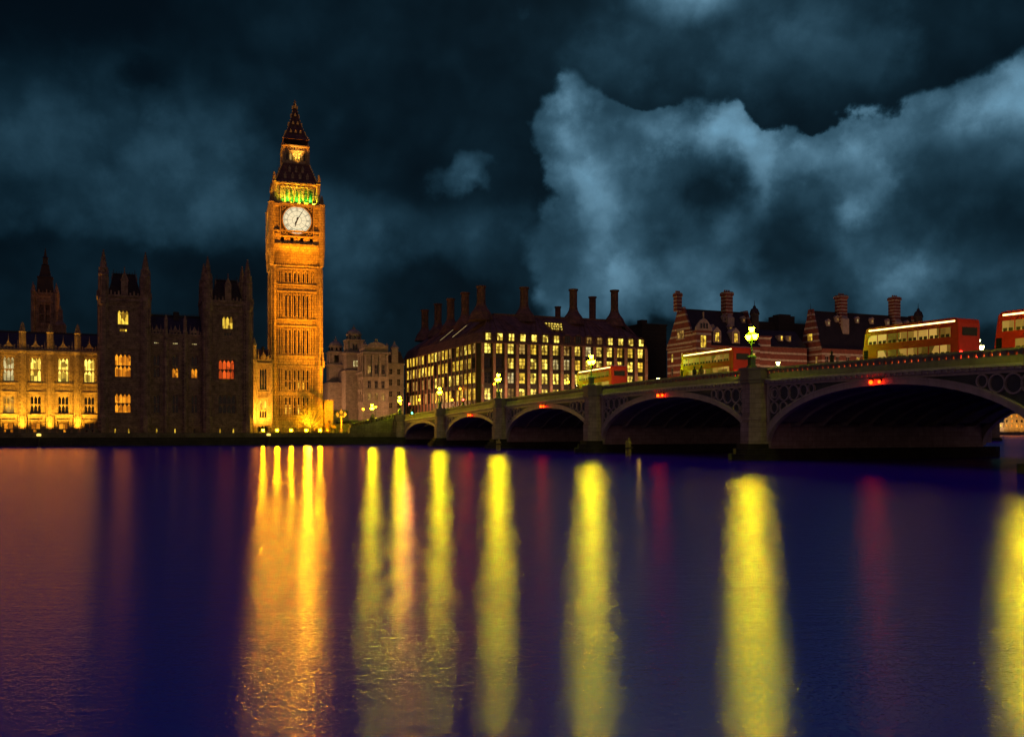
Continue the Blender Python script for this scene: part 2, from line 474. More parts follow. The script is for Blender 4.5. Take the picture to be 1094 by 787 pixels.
# ------------------------------------------------------------------ mesh helpers
class MB:
    def __init__(s):
        s.v = []
        s.f = []

    def add(s, verts, faces):
        o = len(s.v)
        s.v += [tuple(p) for p in verts]
        s.f += [tuple(o + i for i in f) for f in faces]
        return s

    def box(s, x0, x1, y0, y1, z0, z1):
        return s.add([(x0, y0, z0), (x1, y0, z0), (x1, y1, z0), (x0, y1, z0), (x0, y0, z1), (x1, y0, z1), (x1, y1, z1), (x0, y1, z1)],
                     [(0, 3, 2, 1), (4, 5, 6, 7), (0, 1, 5, 4), (1, 2, 6, 5), (2, 3, 7, 6), (3, 0, 4, 7)])

    def hexa(s, p):
        """eight corners: four below, four above"""
        return s.add(p, [(0, 3, 2, 1), (4, 5, 6, 7), (0, 1, 5, 4), (1, 2, 6, 5), (2, 3, 7, 6), (3, 0, 4, 7)])

    def lathe(s, cx, cy, prof, n=8, rot=None, cap=True):
        rot = PI / n if rot is None else rot
        vs = []
        for r, z in prof:
            for i in range(n):
                a = rot + 2 * PI * i / n
                vs.append((cx + r * math.cos(a), cy + r * math.sin(a), z))
        fs = []
        for k in range(len(prof) - 1):
            for i in range(n):
                j = (i + 1) % n
                fs.append((k * n + i, k * n + j, (k + 1) * n + j, (k + 1) * n + i))
        if cap:
            fs.append(tuple(range(n - 1, -1, -1)))
            fs.append(tuple((len(prof) - 1) * n + i for i in range(n)))
        return s.add(vs, fs)

    def sq(s, cx, cy, prof):
        """square lathe: half-widths (or (hx, hy)) against z"""
        pr = [(h if isinstance(h, tuple) else (h, h), z) for h, z in prof]
        vs = []
        for (hx, hy), z in pr:
            vs += [(cx - hx, cy - hy, z), (cx + hx, cy - hy, z), (cx + hx, cy + hy, z), (cx - hx, cy + hy, z)]
        fs = [(3, 2, 1, 0), tuple((len(pr) - 1) * 4 + i for i in range(4))]
        for k in range(len(pr) - 1):
            for i in range(4):
                j = (i + 1) % 4
                fs.append((k * 4 + i, k * 4 + j, (k + 1) * 4 + j, (k + 1) * 4 + i))
        return s.add(vs, fs)

    def plate(s, poly, y0, y1):
        """outline in x,z given thickness along y"""
        n = len(poly)
        vs = [(x, y0, z) for x, z in poly] + [(x, y1, z) for x, z in poly]
        fs = [tuple(range(n)), tuple(range(2 * n - 1, n - 1, -1))]
        for i in range(n):
            j = (i + 1) % n
            fs.append((i, i + n, j + n, j))
        return s.add(vs, fs)

    def prism(s, poly, z0, z1):
        n = len(poly)
        vs = [(x, y, z0) for x, y in poly] + [(x, y, z1) for x, y in poly]
        fs = [tuple(range(n - 1, -1, -1)), tuple(range(n, 2 * n))]
        for i in range(n):
            j = (i + 1) % n
            fs.append((i, j, j + n, i + n))
        return s.add(vs, fs)

    def tube(s, pts, r0, r1=None, n=6):
        r1 = r0 if r1 is None else r1
        pts = [Vector(p) for p in pts]
        vs = []
        for k, p in enumerate(pts):
            d = (pts[min(k + 1, len(pts) - 1)] - pts[max(k - 1, 0)]).normalized()
            a = d.cross(Vector((0, 0, 1)))
            if a.length < 1e-3:
                a = d.cross(Vector((1, 0, 0)))
            a.normalize()
            b = d.cross(a)
            r = r0 + (r1 - r0) * k / max(1, len(pts) - 1)
            for i in range(n):
                t = 2 * PI * i / n
                vs.append(p + a * math.cos(t) * r + b * math.sin(t) * r)
        fs = [tuple(range(n)), tuple(range((len(pts) - 1) * n + n - 1, (len(pts) - 1) * n - 1, -1))]
        for k in range(len(pts) - 1):
            for i in range(n):
                j = (i + 1) % n
                fs.append((k * n + i, (k + 1) * n + i, (k + 1) * n + j, k * n + j))
        return s.add(vs, fs)

    def ball(s, cx, cy, cz, r, n=10, sz=1.0):
        prof = [(max(0.001, r * math.sin(PI * k / 6)), cz - sz * r * math.cos(PI * k / 6)) for k in range(7)]
        return s.lathe(cx, cy, prof, n)

    def ring(s, cx, cz, r, tube, y0, y1, n=14):
        """a flat ring in the x,z plane"""
        vs, fs = [], []
        for i in range(n):
            a = 2 * PI * i / n
            c, d = math.cos(a), math.sin(a)
            vs += [(cx + (r + tube) * c, y0, cz + (r + tube) * d), (cx + (r - tube) * c, y0, cz + (r - tube) * d),
                   (cx + (r - tube) * c, y1, cz + (r - tube) * d), (cx + (r + tube) * c, y1, cz + (r + tube) * d)]
        for i in range(n):
            j = (i + 1) % n
            for k in range(4):
                l = (k + 1) % 4
                fs.append((i * 4 + k, i * 4 + l, j * 4 + l, j * 4 + k))
        return s.add(vs, fs)

    # facade helpers: face 'F' looks to -y (a = x), 'L' looks to -x (a = y), 'R' looks to +x, d grows inwards
    def P(s, face, o, a, z, d):
        if face == 'F':
            return (a, o + d, z)
        if face == 'L':
            return (o + d, a, z)
        return (o - d, a, z)

    def fbox(s, face, o, a0, a1, z0, z1, d0, d1):
        p = [s.P(face, o, *q) for q in ((a0, z0, d0), (a1, z0, d0), (a1, z0, d1), (a0, z0, d1), (a0, z1, d0), (a1, z1, d0), (a1, z1, d1), (a0, z1, d1))]
        return s.hexa(p)

    def wall(s, face, o, a0, a1, z0, z1, holes, depth=0.5):
        """wall sheet with real openings and their reveals"""
        A = sorted({a0, a1, *[h[0] for h in holes], *[h[1] for h in holes]})
        Z = sorted({z0, z1, *[h[2] for h in holes], *[h[3] for h in holes]})
        A = [a for a in A if a0 <= a <= a1]
        Z = [z for z in Z if z0 <= z <= z1]
        for i in range(len(A) - 1):
            for j in range(len(Z) - 1):
                ca, cz = (A[i] + A[i + 1]) / 2, (Z[j] + Z[j + 1]) / 2
                if any(h[0] < ca < h[1] and h[2] < cz < h[3] for h in holes):
                    continue
                s.add([s.P(face, o, *q) for q in ((A[i], Z[j], 0), (A[i + 1], Z[j], 0), (A[i + 1], Z[j + 1], 0), (A[i], Z[j + 1], 0))], [(0, 1, 2, 3)])
        for b0, b1, c0, c1 in holes:
            for (p, q) in (((b0, c0), (b1, c0)), ((b1, c0), (b1, c1)), ((b1, c1), (b0, c1)), ((b0, c1), (b0, c0))):
                s.add([s.P(face, o, p[0], p[1], 0), s.P(face, o, q[0], q[1], 0), s.P(face, o, q[0], q[1], depth), s.P(face, o, p[0], p[1], depth)], [(0, 1, 2, 3)])
        return s

    def mesh(s, name):
        me = bpy.data.meshes.new(name)
        me.from_pydata(s.v, [], s.f)
        me.update()
        return me

    def build(s, name, mat, parent=None, smooth=False, loc=None, rot=0.0):
        return link(name, s.mesh(name), mat, parent, smooth, loc, rot)


def link(name, me, mat, parent=None, smooth=False, loc=None, rot=0.0):
    o = bpy.data.objects.new(name, me)
    col.objects.link(o)
    if mat is not None and not me.materials:
        me.materials.append(mat)
    if smooth:
        me.polygons.foreach_set('use_smooth', [True] * len(me.polygons))
    if parent:
        o.parent = parent
    if loc:
        o.location = loc
    o.rotation_euler.z = rot
    return o


def tag(o, label=None, cat=None, group=None, kind=None):
    for k, v in (('label', label), ('category', cat), ('group', group), ('kind', kind)):
        if v:
            o[k] = v
    return o


def thing(name, loc, label, cat, group=None, rz=RZ):
    o = bpy.data.objects.new(name, None)
    o.empty_display_size = 0.5
    col.objects.link(o)
    o.location = loc
    o.rotation_euler.z = rz
    return tag(o, label, cat, group)


def kids(o):
    return [c for c in col.objects if c.parent == o]


def copy_tree(o, parent=None, tree=None):
    if tree is None:
        tree = {}
        for c in col.objects:
            if c.parent:
                tree.setdefault(c.parent.name, []).append(c)
    c = o.copy()
    col.objects.link(c)
    if parent:
        c.parent = parent
    for ch in tree.get(o.name, []):
        copy_tree(ch, c, tree)
    return c


# windows: a frame mesh (part) with its pane (sub-part); meshes are shared per size
WC = {}


def window(parent, face, o, a0, a1, z0, z1, d, mat, frame_mat, nx=3, nz=2, arched=False, bar=0.13, name='window'):
    w, h = round(a1 - a0, 2), round(z1 - z0, 2)
    key = (face, w, h, nx, nz, arched, bar, frame_mat.name)
    if key not in WC:
        m = MB()
        y0, y1 = 0.0, 0.14
        m.box(0, bar, y0, y1, 0, h).box(w - bar, w, y0, y1, 0, h).box(bar, w - bar, y0, y1, 0, bar).box(bar, w - bar, y0, y1, h - bar, h)
        for i in range(1, nx):
            x = w * i / nx
            m.box(x - bar / 2, x + bar / 2, y0 + .01, y1, bar, h - bar)
        for j in range(1, nz):
            z = h * j / nz
            for i in range(nx):
                m.box(w * i / nx + bar / 2 + .001, w * (i + 1) / nx - bar / 2 - .001, y0 + .02, y1, z - bar / 2, z + bar / 2)
        if arched:
            lw = w / nx
            for j in range(1, nz + 1):
                zt = h * j / nz - bar / 2
                for i in range(nx):
                    xa, xb = lw * i + bar / 2, lw * (i + 1) - bar / 2
                    xm = (xa + xb) / 2
                    hh = min(lw * 0.8, h / nz * .4)
                    m.plate([(xa, zt - hh), (xm, zt), (xa, zt)], y0 + .03, y1)
                    m.plate([(xm, zt), (xb, zt - hh), (xb, zt)], y0 + .03, y1)
        me = m.mesh('window')
        me.materials.append(frame_mat)
        WC[key] = (me, {})
    me, panes = WC[key]
    if mat.name not in panes:
        p = MB().add([(bar / 2, .1, bar / 2), (w - bar / 2, .1, bar / 2), (w - bar / 2, .1, h - bar / 2), (bar / 2, .1, h - bar / 2)], [(0, 1, 2, 3)]).mesh('pane')
        p.materials.append(mat)
        panes[mat.name] = p
    if face == 'F':
        loc, rot = (a0, o + d, z0), 0.0
    elif face == 'L':
        loc, rot = (o + d, a1, z0), -PI / 2
    else:
        loc, rot = (o - d, a0, z0), PI / 2
    f = link(name, me, None, parent, loc=loc, rot=rot)
    link('pane', panes[mat.name], None, f)
    return f


def spot(name, loc, target, energy, color, size=60, blend=0.8, radius=0.3, parent=None):
    l = bpy.data.lights.new(name, 'SPOT')
    l.energy = energy
    l.color = color
    l.spot_size = R(size)
    l.spot_blend = blend
    l.shadow_soft_size = radius
    o = bpy.data.objects.new(name, l)
    col.objects.link(o)
    o.location = loc
    o.rotation_euler = (Vector(target) - Vector(loc)).to_track_quat('-Z', 'Y').to_euler()
    return o


def point(name, loc, energy, color, radius=0.2):
    l = bpy.data.lights.new(name, 'POINT')
    l.energy = energy
    l.color = color
    l.shadow_soft_size = radius
    o = bpy.data.objects.new(name, l)
    col.objects.link(o)
    o.location = loc
    return o


# ------------------------------------------------------------------ river
def make_water():
    m, nt, b = base_mat('river_water')
    nt.n.remove(b)
    out = [n for n in nt.n if n.type == 'OUTPUT_MATERIAL'][0]
    pos = nt.node('ShaderNodeNewGeometry').outputs['Position']
    # ripples, longer across the line of sight of the river than along it
    p1 = nt.vmath('MULTIPLY', pos, (0.35, 1.0, 1.0))
    h = nt.math('MULTIPLY', nt.noise(p1, 8.0, 3, 0.6), 0.04)
    h = nt.math('ADD', h, nt.math('MULTIPLY', nt.noise(nt.vmath('MULTIPLY', pos, (0.5, 1, 1)), 26.0, 2, 0.5), 0.045))
    h = nt.math('ADD', h, nt.math('MULTIPLY', nt.noise(p1, 2.6, 3, 0.6), 0.05))
    h = nt.math('ADD', h, nt.math('MULTIPLY', nt.noise(nt.vmath('MULTIPLY', pos, (0.15, 0.5, 1)), 0.28, 2, 0.5), 0.05))
    bp = nt.node('ShaderNodeBump')
    bp.inputs['Strength'].default_value = 0.2
    bp.inputs['Distance'].default_value = 1.0
    nt.put(bp.inputs['Height'], h)
    gl = nt.node('ShaderNodeBsdfGlossy')
    gl.distribution = 'BECKMANN'
    calm = nt.noise(nt.vmath('MULTIPLY', pos, (0.006, 0.03, 1)), 1.0, 3, 0.5)
    nt.put(gl.inputs['Roughness'], nt.rng(calm, 0.3, 0.7, 0.16, 0.22))
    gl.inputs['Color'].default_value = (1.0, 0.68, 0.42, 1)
    nt.put(gl.inputs['Normal'], bp.outputs[0])
    df = nt.node('ShaderNodeBsdfDiffuse')
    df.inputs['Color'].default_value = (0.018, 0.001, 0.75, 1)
    fr = nt.node('ShaderNodeFresnel')
    fr.inputs['IOR'].default_value = 1.33
    nt.put(fr.inputs['Normal'], bp.outputs[0])
    f = nt.rng(fr.outputs[0], 0.02, 0.6, 0.30, 0.62)
    mx = nt.node('ShaderNodeMixShader')
    nt.put(mx.inputs[0], f)
    nt.l.new(df.outputs[0], mx.inputs[1])
    nt.l.new(gl.outputs[0], mx.inputs[2])
    nt.l.new(mx.outputs[0], out.inputs[0])
    return m


water_mat = make_water()
tag(MB().add([(-3000, -400, 0), (3500, -400, 0), (3500, 4000, 0), (-3000, 4000, 0)], [(0, 1, 2, 3)]).build('river_water', water_mat), kind='structure')

# ------------------------------------------------------------------ land
GZ = 3.0
ST = 6.4


def W2(t, v):
    p = W(t, v)
    return (p.x, p.y)


land = MB().prism([W2(-700, 3), W2(215, 3), W2(225, 30), W2(205, 300), W2(205, 620), W2(900, 620), W2(900, 2500), W2(-1500, 2500), W2(-700, 300)], -1.5, GZ)
tag(land.build('ground', paving), kind='structure')
street = MB().prism([W2(-8, 26), W2(213, 8), W2(222, 32), W2(202, 300), W2(-260, 300), W2(-260, 60), W2(-8, 60)], 2.9, ST)
tag(street.build('street_level_ground', asphalt), kind='structure')

# embankment wall along the river, broken into courses
eb = thing('embankment_wall', W(-330, 0, 0), 'long dark stone embankment wall with weedy foot below the clock tower and palace', 'river wall')
m = MB()
LW = 330 + 1.0
m.box(0, LW, 1.2, 3.3, -1.5, 2.75)
m.build('wall_face', emb_stone, eb)
MB().box(0, LW, 0.2, 1.19, -1.5, 1.35).box(0, LW, 0.7, 1.18, 1.36, 2.0).build('weedy_footing', weed, eb)
MB().box(0, LW, 0.95, 3.4, 2.752, 3.05).build('coping', emb_stone, eb)
eb2 = thing('embankment_wall', W(34, 0, 0), 'far stretch of dark embankment wall seen through the bridge arches', 'river wall')
MB().box(0, 182, 1.2, 3.2, -1.5, 6.4).build('wall_face', emb_stone, eb2)
MB().box(0, 182, 0.2, 1.19, -1.5, 1.2).build('weedy_footing', weed, eb2)
# iron railing on the embankment in front of the tower
ta, tb = TT(276, 4), TT(398, 4)
rl = thing('embankment_railing', W(ta, 4.0, GZ), 'low black iron railing on the embankment in front of the clock tower', 'railing')
L = tb - ta
m = MB().box(0, L, -.03, .03, 1.0, 1.07).box(0, L, -.03, .03, 0.15, 0.21)
k = 0.0
while k < L:
    m.box(k, k + .04, -.02, .02, .211, .999)
    k += 0.3
m.build('rails', black_iron, rl)
k = 0.0
while k < L:
    MB().lathe(k, 0, [(.07, 0), (.07, 1.15), (.11, 1.2), (.02, 1.4)], 6).build('post', black_iron, rl)
    k += 3.0

# ------------------------------------------------------------------ gothic kit
def ribs(m, face, o, a0, a1, n, z0, z1, w, proj):
    for i in range(n + 1):
        a = a0 + (a1 - a0) * i / n
        m.fbox(face, o, a - w / 2, a + w / 2, z0, z1, -proj, 0.02)


def cresting(m, face, o, a0, a1, z, step=1.0, h=0.9, d=0.25):
    """battlemented, pierced parapet with pointed merlons"""
    m.fbox(face, o, a0, a1, z, z + h * 0.35, -d, d)
    n = max(1, int((a1 - a0) / step))
    for i in range(n):
        c = a0 + (a1 - a0) * (i + .5) / n
        m.fbox(face, o, c - step * .22, c + step * .22, z + h * .35 + .001, z + h * (.75 + .25 * (i % 2)), -d * .8, d * .8)


def pinnacle(m, cx, cy, z, h, r):
    m.sq(cx, cy, [(r, z), (r, z + h * .35), (r * 1.35, z + h * .36), (r * 1.35, z + h * .42), (r * .7, z + h * .45), (r * .12, z + h * .92), (r * .4, z + h * .95), (r * .05, z + h)])


def spirelet(m, cx, cy, z, h, r, n=8):
    """octagonal turret top with crockets"""
    m.lathe(cx, cy, [(r * 1.15, z), (r * 1.15, z + h * .03), (r * .9, z + h * .05), (r * .12, z + h * .9), (r * .3, z + h * .93), (r * .04, z + h)], n)
    for k in range(1, 7):
        f = k / 7
        rr = r * .9 * (1 - f) + r * .12 * f
        zz = z + h * (.05 + .85 * f)
        for i in range(n):
            a = 2 * PI * i / n
            x, y = cx + rr * math.cos(a), cy + rr * math.sin(a)
            m.box(x - .11, x + .11, y - .11, y + .11, zz - .1, zz + .18)


# ------------------------------------------------------------------ palace: floodlit wing at the left
VW = 9.0
t_r = TT(104, VW)
t_l = TT(-75, VW)
wing = thing('palace_wing', W(t_l, VW, GZ), 'long gothic palace wing floodlit bright yellow with tall mullioned windows, at the left edge', 'palace')
LWING = t_r - t_l
dw = 208.0


def zz(py, d=dw):
    return ZZ(py, d) - GZ


bayx = [TT(p, VW) - t_l for p in (-64, -34.5, -5, 24, 53.5, 83)]
winx = [TT(p, VW) - t_l for p in (-49, -20, 9, 38, 67.5, 95.5)]
holes = []
specs = []
for i, c in enumerate(winx):
    hw = 1.15
    rows = [(zz(462) , zz(451), 1.0, 2, 1), (zz(440.5), zz(421), hw, 3, 2), (zz(405.5), zz(378.5), hw, 3, 2)]
    for j, (za, zb, q, nx, nz) in enumerate(rows):
        holes.append((c - q, c + q, za, zb))
        specs.append((i, j, c - q, c + q, za, zb, nx, nz))
m = MB().wall('F', 0, 0, LWING, 0, zz(372), holes, .55)
m.add([(LWING, 0, 0), (LWING, 20, 0), (LWING, 20, zz(372)), (LWING, 0, zz(372))], [(0, 1, 2, 3)])
for (za, zb, pr) in ((zz(443.5), zz(441.5), .35), (zz(418), zz(416.6), .25), (zz(408.5), zz(407), .25), (zz(374.5), zz(371.5), .45), (zz(464), zz(462.4), .5)):
    m.fbox('F', 0, 0, LWING, za, zb, -pr, .03)
for i, c in enumerate(winx):
    # panelled strips beside each window and heraldic panel between the floors
    for sx in (-1, 1):
        for k in (0, 1):
            a = c + sx * (1.33 + .36 * k)
            m.fbox('F', 0, a - .07, a + .07, zz(441), zz(375), -.16, .02)
    for k in range(4):
        a = c - .9 + .6 * k
        m.ring(a, zz(412.6), .27, .07, -.12, .02, 8)
    for k in range(7):
        a = c - 1.05 + .35 * k
        m.fbox('F', 0, a - .05, a + .05, zz(377.8), zz(375), -.12, .02)
    for k in (-1, 1):
        m.fbox('F', 0, c + k * 1.35 - .12, c + k * 1.35 + .12, zz(463), zz(449), -.3, .02)
    m.fbox('F', 0, c - 1.47, c + 1.47, zz(449), zz(447.6), -.34, .02)
m.build('wall', gold_stone, wing)
m = MB()
cresting(m, 'F', 0, 0, LWING, zz(371.4), .7, 1.3, .18)
for c in winx:
    m.plate([(c - 1.3, zz(368)), (c + 1.3, zz(368)), (c + .5, zz(365)), (c, zz(360.5)), (c - .5, zz(365))], -.2, .2)
    pinnacle(m, c, 0, zz(364), 2.2, .12)
    for k in (-1.9, 1.9):
        pinnacle(m, c + k, 0, zz(369), 1.9, .13)
m.build('parapet', gold_stone, wing)
for c in bayx:
    m = MB()
    m.lathe(c, -.1, [(1.0, 0), (1.0, zz(444)), (.85, zz(442)), (.85, zz(375)), (1.0, zz(373)), (1.0, zz(371.5)), (.68, zz(370)), (.62, zz(352)), (.8, zz(351.4)), (.8, zz(350.5))], 8)
    spirelet(m, c, -.1, zz(350.5), 2.2, .62)
    for k in range(8):
        a = PI * 2 * k / 8
        m.box(c + .93 * math.cos(a) - .07, c + .93 * math.cos(a) + .07, -.1 + .93 * math.sin(a) - .07, -.1 + .93 * math.sin(a) + .07, .1, zz(376))
        m.box(c + .66 * math.cos(a) - .05, c + .66 * math.cos(a) + .05, -.1 + .66 * math.sin(a) - .05, -.1 + .66 * math.sin(a) + .05, zz(369), zz(352.5))
    m.build('buttress_turret', gold_stone, wing)
for (i, j, a0, a1, za, zb, nx, nz) in specs:
    if j == 2:
        mt = [lit_pale, lit_yellow, lit_pale, lit_bright, lit_bright, lit_bright][i]
        window(wing, 'F', 0, a0, a1, za, zb, .4, mt, gold_stone, nx, nz, True)
    elif j == 1:
        window(wing, 'F', 0, a0, a1, za, zb, .4, dark_glass if i not in (2,) else lit_dim, gold_stone, nx, nz, True)
    else:
        window(wing, 'F', 0, a0, a1, za, zb, .4, lit_orange if i in (0, 2, 3, 4) else dark_glass, gold_stone, 2, 1, False)
rf = MB().add([(0, .7, zz(371)), (LWING, .7, zz(371)), (LWING, 9, zz(347.5)), (0, 9, zz(347.5)), (LWING, 18, zz(371)), (0, 18, zz(371))], [(0, 1, 2, 3), (3, 2, 4, 5), (1, 4, 2)])
rf.build('roof', slate, wing)
m = MB().box(0, LWING, 8.9, 9.1, zz(348), zz(346.6))
k = 0
while k < LWING:
    m.box(k, k + .15, 8.95, 9.05, zz(346.6), zz(345.6))
    k += .5
m.build('ridge_cresting', slate, wing)
# river terrace in front with its floodlights
tr = thing('palace_terrace', W(t_l, 1.0, 0), 'stone river terrace running in front of the floodlit palace wing', 'terrace')
MB().box(0, LWING, 2.5, 7.6, 3.0, 3.06).build('paving', paving, tr)
m = MB()
k = .5
while k < LWING:
    m.box(k, k + .9, 1.2, 1.45, 3.06, 3.75)
    k += 1.5
m.box(0, LWING, 1.15, 1.5, 3.751, 3.95)
m.build('parapet', emb_stone, tr)
YEL = (1.0, 0.48, 0.03)
for i, c in enumerate(bayx + [bayx[-1] + 5.4]):
    p = W(t_l + c, VW - 3.2, 3.4)
    spot('terrace_floodlight', p, W(t_l + c, VW, 14), 6500, YEL, 120, .9, .25)
for c in winx:
    spot('terrace_floodlight', W(t_l + c, VW - 5.5, 3.3), W(t_l + c, VW, 15), 6500, YEL, 90, .9, .25)

# small things on the terrace
for px, py, lb in ((41.5, 470, 'small yellow lamp on a post at the foot of the left embankment wall'), (287, 470, 'small yellow lamp on a post at the foot of the wall below the clock tower')):
    t = TT(px, -0.4)
    mk = thing('river_marker', W(t, -0.4, -0.5), lb, 'marker', 'marker lamps at the wall foot')
    MB().lathe(0, 0, [(.22, 0), (.2, 2.6), (.4, 2.61), (.4, 2.8)], 8).build('post', bronze, mk)
    MB().lathe(0, 0, [(.42, 2.81), (.5, 3.0), (.5, 3.25), (.2, 3.4)], 8).build('lamp', glow('marker_lamp_glass', (1, .7, .12), 1.6), mk)

# ------------------------------------------------------------------ palace: spired tower behind the wing
vt = 45.0
tc0 = TT(48.5, vt)
dt = DD(tc0, vt)
spt = thing('spired_tower', W(tc0, vt, GZ), 'slim dark square tower with tall pointed spire behind the yellow palace wing', 'tower')
z3 = lambda py: ZZ(py, dt) - GZ
hw = 2.75
m = MB()
lo = z3(347)
wh = [(-.62, -.1), (.1, .62)]
hl = []
for a, b in wh:
    hl += [(a * 2, b * 2, z3(346), z3(337.5)), (a * 2, b * 2, z3(336), z3(327))]
for f, o in (('F', -hw), ('L', -hw), ('R', hw)):
    m.wall(f, o, -hw, hw, 0, z3(316), hl, .6)
m.box(-hw + .7, hw - .7, -hw + .7, hw, 0, z3(317))
for sx in (-1, 1):
    for sy in (-1, 1):
        m.lathe(sx * hw, sy * hw, [(.55, 0), (.55, z3(314)), (.7, z3(313.5)), (.5, z3(312)), (.05, z3(303))], 8)
m.sq(0, 0, [(hw + .2, z3(325)), (hw + .25, z3(324))])
m.sq(0, 0, [(hw + .2, z3(316.5)), (hw + .25, z3(315.5))])
for f, o in (('F', -hw), ('L', -hw), ('R', hw)):
    cresting(m, f, o, -hw, hw, z3(315.5), .8, 1.2, .2)
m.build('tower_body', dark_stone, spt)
m = MB().sq(0, 0, [(2.1, z3(317)), (1.75, z3(298)), (1.9, z3(297.5)), (1.9, z3(296.5)), (1.3, z3(295.5)), (.75, z3(284)), (.9, z3(283.5)), (.62, z3(283)), (.55, z3(276)), (.7, z3(275.5)), (.35, z3(274)), (.04, z3(265))])
for k in range(6):
    z = z3(296 - 2 * k)
    r = 1.25 - .09 * k
    for sx in (-1, 1):
        for sy in (-1, 1):
            m.box(sx * r - .12, sx * r + .12, sy * r - .12, sy * r + .12, z, z + .35)
m.build('spire', bronze, spt)
lt = thing('roof_turret', W(TT(64.5, 30), 30, GZ), 'small dark pinnacled turret just right of the spired tower', 'turret')
d30 = DD(TT(64.5, 30), 30)
z4 = lambda py: ZZ(py, d30) - GZ
m = MB().sq(0, 0, [(1.3, 0), (1.3, z4(347)), (.55, z4(343)), (.5, z4(332)), (.62, z4(331.5)), (.3, z4(331)), (.04, z4(326))])
m.build('turret_body', dark_stone, lt)


# ------------------------------------------------------------------ palace: dark end pavilion with two towers
VP = 3.2
tp0 = TT(104, VP)
tp1 = TT(270.5, VP)
pav = thing('palace_pavilion', W(tp0, VP, 0), 'dark unlit gothic palace block with two turreted towers standing at the water', 'palace')
LP = tp1 - tp0
X = lambda px: TT(px, VP) - tp0
dp = 219.0


def zp(py, px=None):
    d = DD(TT(px, VP), VP) if px is not None else dp
    return ZZ(py, d)


zA = zp(365)     # string under the middle parapet
tower_spans = [(0.0, X(161.5)), (X(216.5), LP)]
mid = (tower_spans[0][1], tower_spans[1][0])
holes, ws = [], []


def W_(px0, px1, y0, y1, mat, nx=3, nz=2, arch=True):
    a0, a1 = X(px0), X(px1)
    za, zb = zp(y0), zp(y1)
    holes.append((a0, a1, za, zb))
    ws.append((a0, a1, za, zb, mat, nx, nz, arch))


# left tower
W_(125.5, 137.5, 347.5, 332, lit_yellow, 3, 1)
W_(127.5, 136, 355, 351.5, lit_yellow, 3, 1, False)
W_(122.5, 140, 403, 378.5, lit_orange, 4, 2)
W_(122.5, 140, 441, 420.5, lit_orange, 4, 2)
for px in (123, 137.5):
    W_(px - 1.3, px + 1.3, 464, 457, lit_yellow, 1, 1)
# right tower
W_(237.5, 249, 347.5, 333.5, lit_yellow, 3, 1)
W_(239, 248, 355, 351.5, dark_glass, 3, 1, False)
W_(233.5, 250.5, 403, 381.5, lit_red, 4, 2)
W_(233, 252, 441, 420, dark_glass, 4, 2)
for px in (235.3, 249.5):
    W_(px - 1.3, px + 1.3, 464, 457, lit_yellow, 1, 1)
# middle
for i, px in enumerate((167.5, 187.5, 208)):
    W_(px - 3.6, px + 3.6, 402.5, 391.5, (dark_glass, lit_orange, lit_orange)[i], 2, 1)
    W_(px - 3.6, px + 3.6, 390, 378, (dark_glass, dark_glass, dark_glass)[i], 2, 1)
    W_(px - 3.6, px + 3.6, 441, 421, dark_glass, 2, 2)
    W_(px - 3, px + 3, 366.2, 364, lit_pale, 3, 1, False)
    W_(px - 1.3, px + 1.3, 464, 457, (lit_yellow, lit_yellow, dark_glass)[i], 1, 1)
m = MB()
midy = 0.9
ztt = zp(318.5)
h_l = [h for h in holes if h[1] < tower_spans[0][1]]
h_r = [h for h in holes if h[0] > tower_spans[1][0]]
h_m = [h for h in holes if h not in h_l and h not in h_r]
m.wall('F', 0, 0, mid[0], 1.2, ztt, h_l, .55)
m.wall('F', 0, mid[1], LP, 1.2, ztt, h_r, .55)
m.wall('F', midy, mid[0], mid[1], 1.2, zp(357), h_m, .5)
DEP = 11.0
m.wall('R', LP, 0, DEP, 1.2, ztt, [], .5)
m.wall('L', 0, 0, DEP, 1.2, ztt, [], .5)
m.wall('R', mid[0], 0, DEP, zp(360), ztt, [], .5)
m.wall('L', mid[1], 0, DEP, zp(360), ztt, [], .5)
m.add([(0, DEP, 1.2), (mid[0], DEP, 1.2), (mid[0], DEP, ztt), (0, DEP, ztt)], [(0, 1, 2, 3)])
m.add([(mid[1], DEP, 1.2), (LP, DEP, 1.2), (LP, DEP, ztt), (mid[1], DEP, ztt)], [(0, 1, 2, 3)])
m.add([(mid[0], DEP, 1.2), (mid[1], DEP, 1.2), (mid[1], DEP, zp(357)), (mid[0], DEP, zp(357))], [(0, 1, 2, 3)])
for (a0, a1, oo) in ((0, mid[0], 0), (mid[1], LP, 0), (mid[0] + .02, mid[1] - .02, midy)):
    for (py0, py1, pr) in ((366.5, 362.8, .0), (376, 374.6, .2), (408.5, 407, .22), (417.5, 416.2, .22), (446, 444.4, .35), (455.2, 454.2, .2), (372, 370.5, .3)):
        if pr:
            m.fbox('F', oo, a0, a1, zp(py0), zp(py1), -pr, .03)
